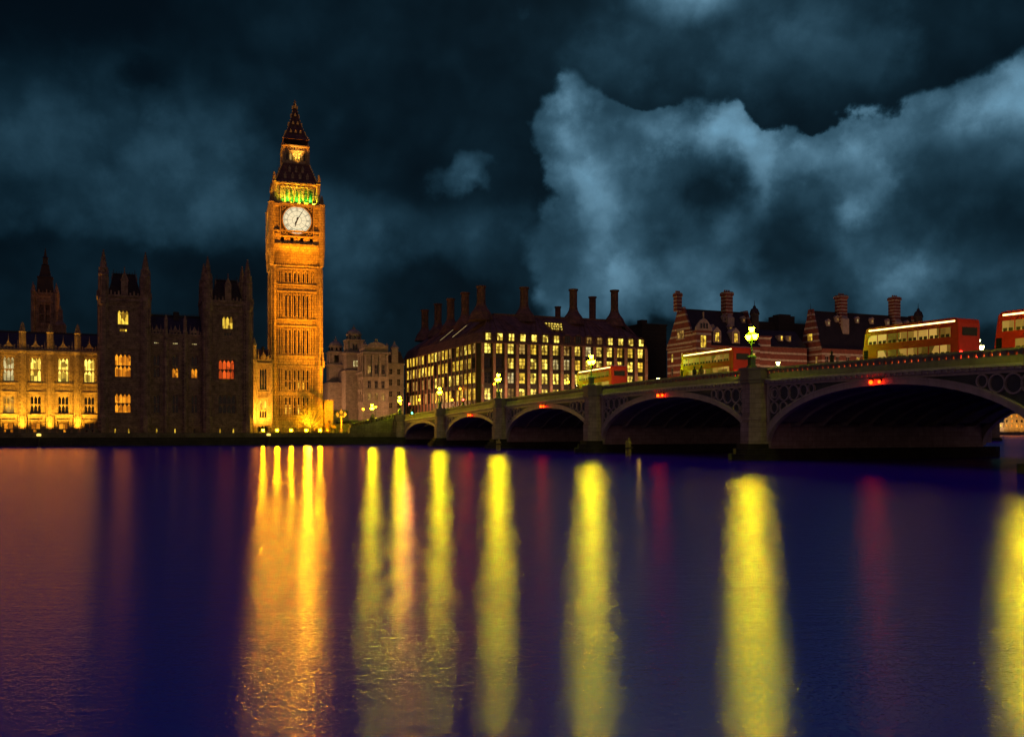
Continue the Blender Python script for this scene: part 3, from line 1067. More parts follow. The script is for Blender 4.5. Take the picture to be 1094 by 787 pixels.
for (a0, a1) in tower_spans:
    for (py0, py1, pr) in ((361.5, 359.8, .3), (329.5, 327.8, .35), (322.5, 320, .42)):
        m.fbox('F', 0, a0, a1, zp(py0), zp(py1), -pr, .03)
    # blind tracery: fine vertical ribs over the wall between the openings
    n = int((a1 - a0) / .62)
    for i in range(1, n):
        a = a0 + (a1 - a0) * i / n
        for (za, zb) in ((zp(444), zp(417.5)), (zp(416), zp(409)), (zp(406.8), zp(376)), (zp(374), zp(362)), (zp(359.5), zp(330)), (zp(327.5), zp(323))):
            if not any(h[0] - .12 < a < h[1] + .12 and not (h[3] < za or h[2] > zb) for h in holes):
                m.fbox('F', 0, a - .06, a + .06, za, zb, -.13, .02)
    for h in holes:
        if a0 < h[0] < a1 and h[1] - h[0] > 1.2 and h[3] - h[2] > 2:
            m.fbox('F', 0, h[0] - .28, h[0] - .05, h[2] - .3, h[3] + .35, -.22, .02)
            m.fbox('F', 0, h[1] + .05, h[1] + .28, h[2] - .3, h[3] + .35, -.22, .02)
            m.fbox('F', 0, h[0] - .28, h[1] + .28, h[3] + .1, h[3] + .35, -.28, .02)
            m.fbox('F', 0, h[0] - .1, h[1] + .1, h[2] - .3, h[2] - .1, -.3, .02)
for i in range(1, 16):
    a = mid[0] + (mid[1] - mid[0]) * i / 16
    for (za, zb) in ((zp(444), zp(417.5)), (zp(416), zp(409)), (zp(406.8), zp(376)), (zp(374), zp(367.5)), (zp(363), zp(357.5))):
        if not any(h[0] - .1 < a < h[1] + .1 and not (h[3] < za or h[2] > zb) for h in h_m):
            m.fbox('F', midy, a - .07, a + .07, za, zb, -.14, .02)
for px in (177.5, 198):
    m.lathe(X(px), midy, [(.62, 1.2), (.62, zp(360)), (.45, zp(359)), (.42, zp(341)), (.55, zp(340)), (.05, zp(334))], 8)
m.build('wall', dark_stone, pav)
# splayed river base
m = MB()
for a0, a1, y in ((-.5, mid[0] + .3, -.8), (mid[1] - .3, LP + .5, -.8), (mid[0] + .3, mid[1] - .3, .1)):
    m.hexa([(a0, y - 1.2, -1.5), (a1, y - 1.2, -1.5), (a1, 4, -1.5), (a0, 4, -1.5), (a0, y - .6, 1.0), (a1, y - .6, 1.0), (a1, 4, 1.0), (a0, 4, 1.0)])
    m.hexa([(a0 + .1, y - .3, 1.001), (a1 - .1, y - .3, 1.001), (a1 - .1, 3.9, 1.001), (a0 + .1, 3.9, 1.001), (a0 + .3, y + .5, 2.2), (a1 - .3, y + .5, 2.2), (a1 - .3, 3.8, 2.2), (a0 + .3, 3.8, 2.2)])
m.build('splayed_base', weed, pav)
# parapets
m = MB()
for a0, a1 in tower_spans:
    cresting(m, 'F', 0, a0, a1, ztt, .8, 1.5, .2)
    cresting(m, 'F', DEP, a0, a1, ztt, .8, 1.5, .2)
    cresting(m, 'L', a0, 0, DEP, ztt, .8, 1.5, .2)
    cresting(m, 'R', a1, 0, DEP, ztt, .8, 1.5, .2)
    m.build('parapet', dark_stone, pav)
    m = MB()
cresting(m, 'F', midy, mid[0], mid[1], zp(357), .75, 1.5, .2)
for px in (167.5, 187.5, 208):
    c = X(px)
    m.plate([(c - 1.1, zp(353)), (c + 1.1, zp(353)), (c + .4, zp(350)), (c, zp(345.5)), (c - .4, zp(350))], midy - .2, midy + .2)
    for q in (-4.5, 4.5):
        pinnacle(m, X(px + q), midy, zp(354), 2.0, .14)
m.build('parapet', dark_stone, pav)
# corner turrets
for cx in (X(110.5), X(155.5), X(222), X(264.5)):
    for cyy in (.35, DEP - .4):
        m = MB()
        m.lathe(cx, cyy, [(1.25, 1.2), (1.25, zp(446)), (1.12, zp(444)), (1.12, zp(329)), (1.3, zp(327)), (1.3, zp(320)), (1.12, zp(318)), (1.05, zp(297)), (1.2, zp(296)), (1.2, zp(294.5)), (.95, zp(293.5)), (.9, zp(290)), (1.05, zp(289)), (1.0, zp(288))], 8)
        for k in range(8):
            a = PI * 2 * k / 8
            x, y = cx + 1.16 * math.cos(a), cyy + 1.16 * math.sin(a)
            m.box(x - .08, x + .08, y - .08, y + .08, zp(443), zp(330))
            x, y = cx + 1.1 * math.cos(a), cyy + 1.1 * math.sin(a)
            m.box(x - .07, x + .07, y - .07, y + .07, zp(317), zp(297))
            pinnacle(m, cx + 1.0 * math.cos(a), cyy + 1.0 * math.sin(a), zp(294), 1.5, .1)
        spirelet(m, cx, cyy, zp(288), zp(268.5) - zp(288), .82)
        m.build('corner_turret', dark_stone, pav)
# roofs
m = MB()
for (a0, a1) in tower_spans:
    c = (a0 + a1) / 2
    m.sq(c, DEP / 2, [((4.0, 4.2), ztt - .5), ((2.35, 2.6), zp(293)), ((2.45, 2.7), zp(292.5)), ((2.45, 2.7), zp(291.5))])
    for k in range(9):
        x = c - 2.3 + 4.6 * k / 8
        for y in (DEP / 2 - 2.6, DEP / 2 + 2.6):
            m.box(x - .06, x + .06, y - .06, y + .06, zp(291.5), zp(289.5) + (.5 if k in (0, 8) else 0))
m.add([(mid[0], midy + .6, zp(357)), (mid[1], midy + .6, zp(357)), (mid[1], midy + 6, zp(333)), (mid[0], midy + 6, zp(333)), (mid[1], DEP, zp(357)), (mid[0], DEP, zp(357))],
      [(0, 1, 2, 3), (3, 2, 4, 5)])
m.box(mid[0], mid[1], midy + 5.9, midy + 6.1, zp(333), zp(331.5))
k = mid[0]
while k < mid[1]:
    m.box(k, k + .1, midy + 5.95, midy + 6.05, zp(331.5), zp(329.5))
    k += .35
m.box(X(187), X(193), midy + 5, midy + 7, zp(338), zp(328))
m.build('roof', slate, pav)
m = MB()
for (a0, a1) in tower_spans:
    c = (a0 + a1) / 2
    m.box(c - .75, c + .75, 0.05, 1.6, ztt, zp(300))
    m.plate([(c - .9, zp(300)), (c + .9, zp(300)), (c, zp(290))], 0, 1.6)
    m.box(c - .12, c + .12, .2, .4, zp(291), zp(286))
    for q in (-2.6, 2.6):
        pinnacle(m, c + q, DEP / 2 - 2.5, zp(300), 2.2, .2)
m.build('dormer', dark_stone, pav)
for (a0, a1, za, zb, mt, nx, nz, ar) in ws:
    oo = midy if mid[0] < (a0 + a1) / 2 < mid[1] else 0
    window(pav, 'F', oo, a0, a1, za, zb, .35, mt, dark_stone, nx, nz, ar, bar=.12)

# ------------------------------------------------------------------ orange lit range between pavilion and clock tower
VR = 14.0
tr0, tr1 = TT(268, VR), TT(291, VR)
rng_ = thing('palace_range', W(tr0, VR, GZ), 'narrow orange lit palace range squeezed between dark pavilion and clock tower', 'palace')
LR = tr1 - tr0
dr = DD(tr0, VR)
zr = lambda py: ZZ(py, dr) - GZ
Xr = lambda px: TT(px, VR) - tr0
holes = []
ws = []
for (a, b, y0, y1, mt, nx, nz) in ((277.3, 285.2, 416, 393, dark_glass, 3, 1), (277.3, 280.4, 437, 427, lit_yellow, 1, 1), (282.2, 285.2, 437, 427, lit_yellow, 1, 1),
                                   (277.3, 285.2, 446, 438, dark_glass, 3, 1), (275, 286, 461, 454, dark_glass, 3, 1)):
    holes.append((Xr(a), Xr(b), zr(y0), zr(y1)))
    ws.append((Xr(a), Xr(b), zr(y0), zr(y1), mt, nx, nz))
m = MB().wall('F', 0, 0, LR, 0, zr(385), holes, .5)
for (y0, y1, pr) in ((452, 450.5, .35), (425, 424, .2), (419, 418, .2), (389, 387, .3), (448.5, 447.5, .2)):
    m.fbox('F', 0, 0, LR, zr(y0), zr(y1), -pr, .03)
for px in (273, 275, 287.5, 289.2):
    m.fbox('F', 0, Xr(px) - .1, Xr(px) + .1, 0, zr(386), -.18, .02)
for k in range(5):
    m.ring(Xr(277.5 + 2 * k), zr(421.5), .22, .06, -.12, .02, 8)
m.build('wall', gold_stone, rng_)
m = MB().lathe(Xr(271.5), -.2, [(.75, 0), (.75, zr(384)), (.55, zr(382)), (.5, zr(370)), (.65, zr(369)), (.05, zr(360))], 8)
m.build('corner_turret', gold_stone, rng_)
m = MB()
cresting(m, 'F', 0, 0, LR, zr(385), .7, 1.2, .18)
for px in (276, 281.5, 287):
    pinnacle(m, Xr(px), 0, zr(383), 2.4, .16)
m.plate([(Xr(278), zr(382)), (Xr(285), zr(382)), (Xr(281.5), zr(375))], -.15, .15)
m.build('parapet', gold_stone, rng_)
MB().add([(0, .5, zr(385)), (LR, .5, zr(385)), (LR, 5, zr(371)), (0, 5, zr(371)), (LR, 9, zr(385)), (0, 9, zr(385))], [(0, 1, 2, 3), (3, 2, 4, 5)]).box(1.0, 2.0, 4.5, 5.5, zr(374), zr(367)).box(3.4, 4.1, 4.5, 5.5, zr(374), zr(368)).build('roof', slate, rng_)
for (a0, a1, za, zb, mt, nx, nz) in ws:
    window(rng_, 'F', 0, a0, a1, za, zb, .35, mt, gold_stone, nx, nz, True, bar=.1)

for px in (275, 284):
    spot('range_floodlight', W(TT(px, VR - 6), VR - 6, GZ + .4), W(TT(280, VR), VR, GZ + 10), 16000, (1.0, .40, .03), 100, .9, .25)

# ------------------------------------------------------------------ clock tower
CT, CV = -23.4, 26.4
D_F = 250.0
tower = thing('clock_tower', W(CT, CV, GZ), 'tall gothic clock tower floodlit orange with white dial and green lit belfry', 'clock tower', None, RZ - R(5.5))
tower.scale = (1.02, 1.02, 1)
z5 = lambda py: ZZ(py, D_F) - GZ
z6 = lambda py: ZZ(py, 255.5) - GZ
H = 6.05
stages = [(0.0, z5(447)), (z5(445.5), z5(421)), (z5(419), z5(392)), (z5(380), z5(349)), (z5(341), z5(312)), (z5(304), z5(288))]
bands = [(z5(447), z5(445.5)), (z5(421), z5(419)), (z5(392), z5(380)), (z5(349), z5(341)), (z5(312), z5(304)), (z5(288), z5(284))]
m = MB()
slits = [-2.75, -1.75, -.5, .5, 1.75, 2.75]
faces = [('F', -H), ('L', -H), ('R', H)]
sw = .2
all_slots = []
for si, (za, zb) in enumerate(stages[1:], 1):
    z0h, z1h = za + .7, zb - .9
    if si in (1, 2):
        for s_ in slits:
            all_slots.append((s_ - sw, s_ + sw, z0h, z0h + (z1h - z0h) * .42))
            all_slots.append((s_ - sw, s_ + sw, z0h + (z1h - z0h) * .5, z1h))
    else:
        for s_ in slits:
            all_slots.append((s_ - sw, s_ + sw, z0h, z1h))
    for s_ in (-4.42, -3.8, -2.25, -1.12, 0.0, 1.12, 2.25, 3.8, 4.42):
        all_slots.append((s_ - .075, s_ + .075, za + .4, zb - .4))
for f, o in faces:
    m.wall(f, o, -H, H, 0, z5(284), all_slots, .35)
m.add([(-H, H, 0), (H, H, 0), (H, H, z5(284)), (-H, H, z5(284))], [(0, 1, 2, 3)])
for f, o in faces:
    for (za, zb) in stages[1:]:
        for s_ in slits:
            for q in (-sw - .13, sw + .13):
                m.fbox(f, o, s_ + q - .08, s_ + q + .08, za, zb, -.34, .02)
            m.fbox(f, o, s_ - sw - .2, s_ + sw + .2, zb - .75, zb - .55, -.24, .02)
        # panel ribs on the broad corner strips
        for q in (-4.75, -4.1, -3.5, 3.5, 4.1, 4.75):
            m.fbox(f, o, q - .08, q + .08, za, zb, -.26 if abs(q) > 3 else -.2, .02)
        n = max(2, int((zb - za) / 2.2))
        for k in range(1, n):
            z = za + (zb - za) * k / n
            for q0, q1 in ((-4.6, -3.5), (3.5, 4.6)):
                m.fbox(f, o, q0, q1, z - .08, z + .08, -.1, .02)
    for (za, zb) in bands:
        m.fbox(f, o, -H - .15, H + .15, za, za + .3, -.32, .03)
        m.fbox(f, o, -H - .15, H + .15, zb - .3, zb, -.36, .03)
        if zb - za > 1.2:
            n = 16
            for k in range(n + 1):
                a = -5.0 + 10.0 * k / n
                m.fbox(f, o, a - .09, a + .09, za + .301, zb - .301, -.2, .02)
            for k in range(n):
                a = -5.0 + 10.0 * (k + .5) / n
                m.fbox(f, o, a - .2, a + .2, (za + zb) / 2 + .1, (za + zb) / 2 + .35, -.12, .02)
m.build('shaft', tower_stone, tower)
MB().box(-H + .37, H - .37, -H + .37, H - .37, 1, z5(288)).build('shaft_core', dark_glass, tower)  # dark glass behind the slits; in the blind slots it paints shade
# corner buttresses
for sx in (-1, 1):
    for sy in (-1, 1):
        m = MB().lathe(sx * (H - .25), sy * (H - .25), [(1.1, 0), (1.1, z5(446)), (.95, z5(444)), (.95, z5(386)), (.86, z5(382)), (.86, z5(286)), (.95, z5(284))], 8)
        for k in range(8):
            a = PI * 2 * k / 8
            x, y = sx * (H - .25) + .92 * math.cos(a), sy * (H - .25) + .92 * math.sin(a)
            m.box(x - .07, x + .07, y - .07, y + .07, 1, z5(287))
        pinnacle(m, sx * (H + .75), sy * (H + .75), z5(392), 4.0, .28)
        m.build('corner_buttress', tower_stone, tower)
# lit slit windows
for s_, row, mt in ((-2.75, 0, lit_bright), (-1.75, 0, lit_bright), (.5, 0, lit_bright), (-2.75, 1, lit_yellow), (.5, 1, lit_bright), (1.75, 1, lit_yellow)):
    za = stages[1 + row][0] + .75
    window(tower, 'F', -H, s_ - sw, s_ + sw, za, za + (2.6 if row == 0 else 2.0 if s_ > 0 else .8), .2, mt, tower_stone, 1, 1, True, bar=.07)
for px in (307.5,):
    window(tower, 'F', -H, -1.9, -1.3, .3, 2.0, -.03, lit_bright, tower_stone, 1, 1, False, bar=.07)
# corbelled clock stage
HC = 6.55
zb_, zt_ = z5(262), z5(220)
m = MB().sq(0, 0, [(H, z5(284)), (H + .1, z5(280)), (H + .15, z5(270)), (HC + .1, z5(264)), (HC + .15, z5(262.6))])
for f, o in (('F', -HC), ('L', -HC), ('R', HC)):
    # dark little openings under the dial
    hs = [(a - .42, a + .42, z5(258.5), z5(254)) for a in (-3.7, -1.25, 1.25, 3.7)]
    m.wall(f, o, -HC, HC, z5(262.6), z5(220), hs, .6)
    for za, zb, pr in ((z5(262.4), z5(261.2), .35), (z5(252), z5(250.8), .25), (z5(249), z5(247), .45), (z5(222), z5(219), .5)):
        m.fbox(f, o, -HC - .1, HC + .1, za, zb, -pr, .03)
    for q in [x * .52 for x in range(-11, 12)]:
        m.fbox(f, o, q - .08, q + .08, z5(284), z5(266), -.15 + (HC - H) * .4, .8)
    for q0 in (-1, 1):
        for k in range(5):
            a = q0 * (4.62 + .45 * k)
            m.fbox(f, o, a - .08, a + .08, z5(247), z5(222), -.2, .02)
        for zq in (228, 234, 240, 244):
            m.fbox(f, o, min(q0 * 4.6, q0 * 6.45), max(q0 * 4.6, q0 * 6.45), z5(zq) - .12, z5(zq) + .12, -.16, .02)
        for zq in (231, 237.3, 242):
            for k in (0, 1):
                a = q0 * (5.07 + .9 * k)
                m.ring(a, z5(zq), .24, .07, -.15, .02, 8) if f == 'F' else None
m.add([(-HC, HC, z5(262)), (HC, HC, z5(262)), (HC, HC, z5(220)), (-HC, HC, z5(220))], [(0, 1, 2, 3)])
m.box(-HC, HC, -HC, HC, z5(219), z5(218.4))
m.build('clock_stage', tower_stone, tower)
for sx in (-1, 1):
    for sy in (-1, 1):
        m = MB().lathe(sx * (HC - .1), sy * (HC - .1), [(.5, z5(284)), (.85, z5(266)), (.85, z5(219)), (1.0, z5(218)), (.6, z5(216))], 8)
        spirelet(m, sx * (HC - .1), sy * (HC - .1), z5(216), 2.2, .5)
        m.build('clock_stage_turret', tower_stone, tower)
# dials on three faces
CZ = z5(236)
for f, rot in (('F', 0), ('L', -PI / 2), ('R', PI / 2)):
    hold = MB()
    # square frame with a round opening
    n = 48
    vs, fs = [], []
    S = 4.15
    RD = 3.72
    for k in range(n):
        a = 2 * PI * k / n
        c, s_ = math.cos(a), math.sin(a)
        q = S / max(abs(c), abs(s_))
        vs += [(RD * c, 0, RD * s_), (q * c, 0, q * s_), (RD * c, .35, RD * s_)]
    for k in range(n):
        j = (k + 1) % n
        fs += [(k * 3, k * 3 + 1, j * 3 + 1, j * 3), (k * 3, j * 3, j * 3 + 2, k * 3 + 2)]
    hold.add(vs, fs)
    ofs = {'F': (0, -HC - .42, CZ), 'L': (-HC - .42, 0, CZ), 'R': (HC + .42, 0, CZ)}[f]
    fr = hold.build('dial_frame', bronze, tower, loc=ofs, rot=rot)
    fr.scale = (1 / 1.02, 1, 1)
    g = MB().box(-S - .25, -S, -.12, .42, -S - .25, S + .25).box(S, S + .25, -.12, .42, -S - .25, S + .25).box(-S, S, -.12, .42, -S - .25, -S).box(-S, S, -.12, .42, S, S + .25)
    for sx in (-1, 1):
        for sz in (-1, 1):
            g.ring(sx * 3.35, sz * 3.35, .42, .1, -.08, .05, 8)
            g.ring(sx * 3.75, sz * 2.6, .18, .06, -.08, .05, 6)
            g.ring(sx * 2.6, sz * 3.75, .18, .06, -.08, .05, 6)
    g.ring(0, 0, 3.78, .09, -.1, .1, 48)
    g.build('gilt_border', gilt, fr)
    d = MB().lathe(0, 0, [(3.72, 0), (3.72, .02)], 48)
    d.v = [(x, .2 + z, y) for x, y, z in d.v]
    d.build('dial_glass', dial_mat, fr)
    # ring lines, minute ticks and roman numerals
    tr_ = MB()
    tr_.ring(0, 0, 3.62, .04, .16, .19, 60).ring(0, 0, 3.28, .03, .16, .19, 60).ring(0, 0, 2.45, .035, .16, .19, 60).ring(0, 0, 1.2, .03, .16, .19, 40)

    def bar(ang, r0, r1, w, off=0.0, slant=0.0):
        c, s_ = math.sin(ang), math.cos(ang)
        tx, tz = s_, -c
        p = []
        for (r, sl) in ((r0, -slant), (r1, slant)):
            for q in (-w / 2, w / 2):
                p.append((c * r + tx * (off + q + sl), s_ * r + tz * (off + q + sl)))
        tr_.plate([p[0], p[1], p[3], p[2]], .15, .19)

    for k in range(60):
        bar(2 * PI * k / 60, 3.3, 3.6, .035 if k % 5 else .12)
    for k in range(12):
        bar(2 * PI * (k + .0) / 12, 1.25, 2.4, .03)
    NUM = ['XII', 'I', 'II', 'III', 'IV', 'V', 'VI', 'VII', 'VIII', 'IX', 'X', 'XI']
    for k, s_ in enumerate(NUM):
        wd = {'I': .17, 'V': .34, 'X': .36}
        tw = sum(wd[c] for c in s_)
        x = -tw / 2
        for c in s_:
            cx = x + wd[c] / 2
            ang = 2 * PI * k / 12
            if c == 'I':
                bar(ang, 2.55, 3.2, .075, cx)
            elif c == 'V':
                bar(ang, 2.55, 3.2, .075, cx - .07, -.07)
                bar(ang, 2.55, 3.2, .05, cx + .07, .07)
            else:
                bar(ang, 2.55, 3.2, .075, cx, .12)
                bar(ang, 2.55, 3.2, .05, cx, -.12)
            x += wd[c]
    tr_.build('numerals', bronze, fr)

    def hand(name, ang, ln, w, tail):
        h_ = MB()
        c, s_ = math.sin(ang), math.cos(ang)
        tx, tz = s_, -c
        pts = [(-tail, w * .55), (-tail * .6, w), (0, w * .6), (ln * .55, w * .5), (ln * .75, w * .42), (ln, .02)]
        poly = [(c * r + tx * q, s_ * r + tz * q) for r, q in pts] + [(c * r - tx * q, s_ * r - tz * q) for r, q in reversed(pts)]
        h_.plate(poly, .02 if name == 'minute_hand' else .08, .06 if name == 'minute_hand' else .12)
        h_.build(name, black_iron, fr)

    hand('minute_hand', R(30), 3.4, .17, 1.1)
    hand('hour_hand', R(197), 2.0, .27, .9)
# belfry
HB = 5.65
z_b0, z_b1 = z5(218.4), z5(196)
m = MB()
for f, o in (('F', -HB), ('L', -HB), ('R', HB)):
    hs = []
    for k in range(7):
        a = -3.6 + 1.2 * k
        hs.append((a - .4, a + .4, z5(215), z5(201.3)))
    m.wall(f, o, -HB, HB, z_b0, z_b1, hs, .7)
    for k in range(8):
        a = -4.2 + 1.2 * k
        m.fbox(f, o, a - .11, a + .11, z5(215.5), z5(200.5), -.2, .02)
    for k in range(7):
        a = -3.6 + 1.2 * k
        zt = z5(201.3)
        # pointed heads of the arches
        if f == 'F':
            m.plate([(a - .4, zt - .8), (a, zt), (a - .4, zt)], o + .02, o + .4)
            m.plate([(a, zt), (a + .4, zt - .8), (a + .4, zt)], o + .02, o + .4)
            m.plate([(a - .55, z5(200)), (a + .55, z5(200)), (a, z5(197))], o - .3, o - .05)
    m.fbox(f, o, -HB - .1, HB + .1, z5(217.6), z5(216), -.4, .03)
    m.fbox(f, o, -HB - .1, HB + .1, z5(197), z5(195.4), -.45, .03)
    for k in range(14):
        a = -5.2 + .8 * k
        m.fbox(f, o, a - .2, a + .2, z5(195.3), z5(193.8), -.3, -.05)
m.build('belfry', tower_stone, tower)
MB().box(-HB + 1.6, HB - 1.6, -HB + 1.6, HB - 1.6, z_b0, z_b1 - .3).build('bell_chamber', tower_stone, tower)
for sx in (-1, 1):
    for sy in (-1, 1):
        m = MB().lathe(sx * (HB - .1), sy * (HB - .1), [(.6, z_b0), (.6, z5(196)), (.75, z5(195)), (.5, z5(194))], 8)
        spirelet(m, sx * (HB + .1), sy * (HB + .1), z5(194), 2.6, .42)
        m.build('belfry_pinnacle', tower_stone, tower)
# lower roof, concave
prof = [(HB, z5(195)), (5.15, z5(191.5)), (4.75, z5(187)), (4.25, z5(181)), (3.75, z5(176)), (3.45, z5(172))]
MB().sq(0, 0, prof).build('lower_roof', iron_roof, tower)
for row, cnt, py in ((0, 4, 188.5), (1, 3, 180.5)):
    for k in range(cnt):
        a = (k - (cnt - 1) / 2) * (1.9 if row == 0 else 1.7)
        z = z5(py + 2)
        for f in ('F', 'L', 'R'):
            rr = 4.9 if row == 0 else 4.25
            o = -rr - .1 if f != 'R' else rr + .1
            x0, x1 = (o, o + .9) if f != 'R' else (o - .9, o)
            p = [(a - .32, z), (a + .32, z), (a + .32, z + 1.0), (a + .42, z + 1.0), (a, z + 1.9), (a - .42, z + 1.0), (a - .32, z + 1.0)]
            gm = MB()
            if f == 'F':
                gm.plate(p, x0, x1)
            else:
                n = len(p)
                gm.add([(x0, q, w_) for q, w_ in p] + [(x1, q, w_) for q, w_ in p], [tuple(range(n)), tuple(range(2 * n - 1, n - 1, -1))] + [(i, i + n, (i + 1) % n + n, (i + 1) % n) for i in range(n)])
            gm.build('roof_dormer', tower_stone, tower)
# crockets up the hips
m = MB()
for sx in (-1, 1):
    for sy in (-1, 1):
        for k in range(len(prof) - 1):
            for q in (0, .5):
                r = prof[k][0] * (1 - q) + prof[k + 1][0] * q
                z = prof[k][1] * (1 - q) + prof[k + 1][1] * q
                m.box(sx * r - .14, sx * r + .14, sy * r - .14, sy * r + .14, z, z + .4)
m.build('hip_crockets', gilt, tower)
# lantern stage
HL = 3.2
m = MB()
for f, o in (('F', -HL), ('L', -HL), ('R', HL)):
    hs = [(a - .34, a + .34, z5(168), z5(160)) for a in (-2.25, -1.35, -.45, .45, 1.35, 2.25)]
    m.wall(f, o, -HL, HL, z5(172), z5(152), hs, .5)
    m.fbox(f, o, -HL - .15, HL + .15, z5(172), z5(170.6), -.35, .03)
    m.fbox(f, o, -HL - .15, HL + .15, z5(158.2), z5(157), -.25, .03)
    m.fbox(f, o, -HL - .2, HL + .2, z5(153.6), z5(152), -.4, .03)
    for k in range(9):
        a = -2.8 + .7 * k
        m.fbox(f, o, a - .16, a + .16, z5(156.6), z5(154), -.18, .02)
m.add([(-HL, HL, z5(172)), (HL, HL, z5(172)), (HL, HL, z5(152)), (-HL, HL, z5(152))], [(0, 1, 2, 3)])
for sx in (-1, 1):
    for sy in (-1, 1):
        m.lathe(sx * HL, sy * HL, [(.45, z5(172)), (.4, z5(154)), (.5, z5(153)), (.05, z5(148))], 8)
m.build('lantern_stage', tower_stone, tower)
for a, mt in ((-2.25, dark_glass), (-1.35, lit_dim), (-.45, lit_bright), (.45, lit_bright), (1.35, lit_dim), (2.25, dark_glass)):
    window(tower, 'F', -HL, a - .34, a + .34, z5(168), z5(160), .3, mt, tower_stone, 1, 1, True, bar=.08)
# spire
sp = [(3.35, z6(152)), (2.6, z6(146)), (1.75, z6(137)), (1.05, z6(127)), (.55, z6(117)), (.25, z6(112))]
MB().sq(0, 0, sp).build('spire', iron_roof, tower)
for cnt, py, r, sp_ in ((3, 144.5, 2.45, 1.25), (2, 134.5, 1.6, 1.2), (1, 125, .95, 0), (1, 116, .52, 0)):
    for k in range(cnt):
        a = (k - (cnt - 1) / 2) * sp_
        z = z6(py)
        for f in ('F', 'L', 'R'):
            o = -r - .25 if f != 'R' else r + .25
            MB().fbox(f, o, a - .3, a + .3, z, z + .4, 0, .6).fbox(f, o, a - .15, a + .15, z + .4, z + .8, .003, .6).build('gilt_lucarne', gilt, tower)
m = MB()
for sx in (-1, 1):
    for sy in (-1, 1):
        for k in range(len(sp) - 1):
            for q in (0, .33, .66):
                r = sp[k][0] * (1 - q) + sp[k + 1][0] * q
                z = sp[k][1] * (1 - q) + sp[k + 1][1] * q
                m.box(sx * r - .09, sx * r + .09, sy * r - .09, sy * r + .09, z, z + .28)
m.lathe(0, 0, [(.25, z6(112)), (.5, z6(111)), (.2, z6(110)), (.12, z6(108.4)), (.3, z6(108)), (.03, z6(105.5))], 8)
m.box(-.35, .35, -.05, .05, z6(109.4), z6(108.9))
m.build('finial', gilt, tower)
# flood lamps added on the embankment to strengthen the tower's streak in the water
flood_glass = glow('floodlight_glass', (1.0, 0.60, 0.0006), 1300.0)
for k, (px, lb) in enumerate(((281, 'leftmost of the orange floodlights on the embankment before the clock tower'), (296, 'second orange floodlight from the left before the clock tower'),
                              (311, 'middle orange floodlight before the clock tower'), (327, 'fourth orange floodlight from the left, at the foot of the golden tree'),
                              (342, 'rightmost of the orange floodlights, before the stone lodge'))):
    o = thing('floodlight', W(TT(px, 2.6), 2.6, 3.05), lb, 'floodlight', 'orange floodlights along the embankment')
    MB().box(-.35, .35, -.12, .3, .35, .9).build('housing', black_iron, o)
    MB().box(-.27, .27, -.16, -.121, .42, .8).build('lens', flood_glass, o)
    MB().box(-.5, -.46, -.05, .05, 0, .8).box(.46, .5, -.05, .05, 0, .8).box(-.5, .5, -.05, .05, 0, .05).build('bracket', black_iron, o)
# floodlights: on the ground in front, on ledges, green lamps in the belfry
ORG = (1.0, 0.33, 0.004)
tz = lambda z: GZ + z


def tw(dx, dv, z):
    return W(CT + dx, CV + dv, GZ + z)


for (dx, dv, zt, e, sz) in ((-15, -19, 10, 100000, 56), (15, -19, 10, 100000, 56), (-17, -21, 30, 380000, 38), (17, -21, 30, 380000, 38), (-15, -23, 50, 900000, 26), (15, -23, 50, 900000, 26), (0, -25, 60, 1100000, 18), (0, -25, 38, 300000, 30)):
    spot('tower_floodlight', tw(dx, dv, .6), tw(0, -H, zt), e * .8, ORG, sz, 1.0, .4)
for (dv, zt, e, sz) in ((-3, 20, 40000, 50), (3, 45, 150000, 34), (0, 60, 150000, 26)):
    spot('tower_floodlight', tw(-30, dv, 5), tw(-H, 0, zt), e, (1.0, .42, .03), sz, 1.0, .4)
for (dx, dv) in ((-4, -HB - .9), (0, -HB - .9), (4, -HB - .9)):
    spot('roof_floodlight', tw(dx, dv, z5(217)), tw(dx * .5, -3, z5(170)), 2300, (1.0, .5, .05), 100, .9, .15)
spot('spire_floodlight', tw(0, -HL - 1.4, z5(171)), tw(0, 0, z6(130)), 5500, (1.0, .5, .08), 70, .9, .12)
GRN = (0.25, 1.0, 0.04)
for (dx, dv) in ((-3, -4.85), (0, -4.85), (3, -4.85), (-4.85, -2), (-4.85, 2)):
    point('belfry_lamp', tw(dx, dv, z5(212)), 300, (0.06, 1.0, 0.08), .25)
for dx in (-3.8, -1.9, 0, 1.9, 3.8):
    spot('belfry_ledge_lamp', tw(dx, -HB - 1.1, z5(217.8)), tw(dx, -HB, z5(200)), 800, (0.95, 1.0, 0.03), 130, .9, .12)
spot('lantern_lamp', tw(0, -HL - .9, z5(171)), tw(0, -HL + 1, z5(150)), 160, (1.0, .5, .06), 120, .9, .12)


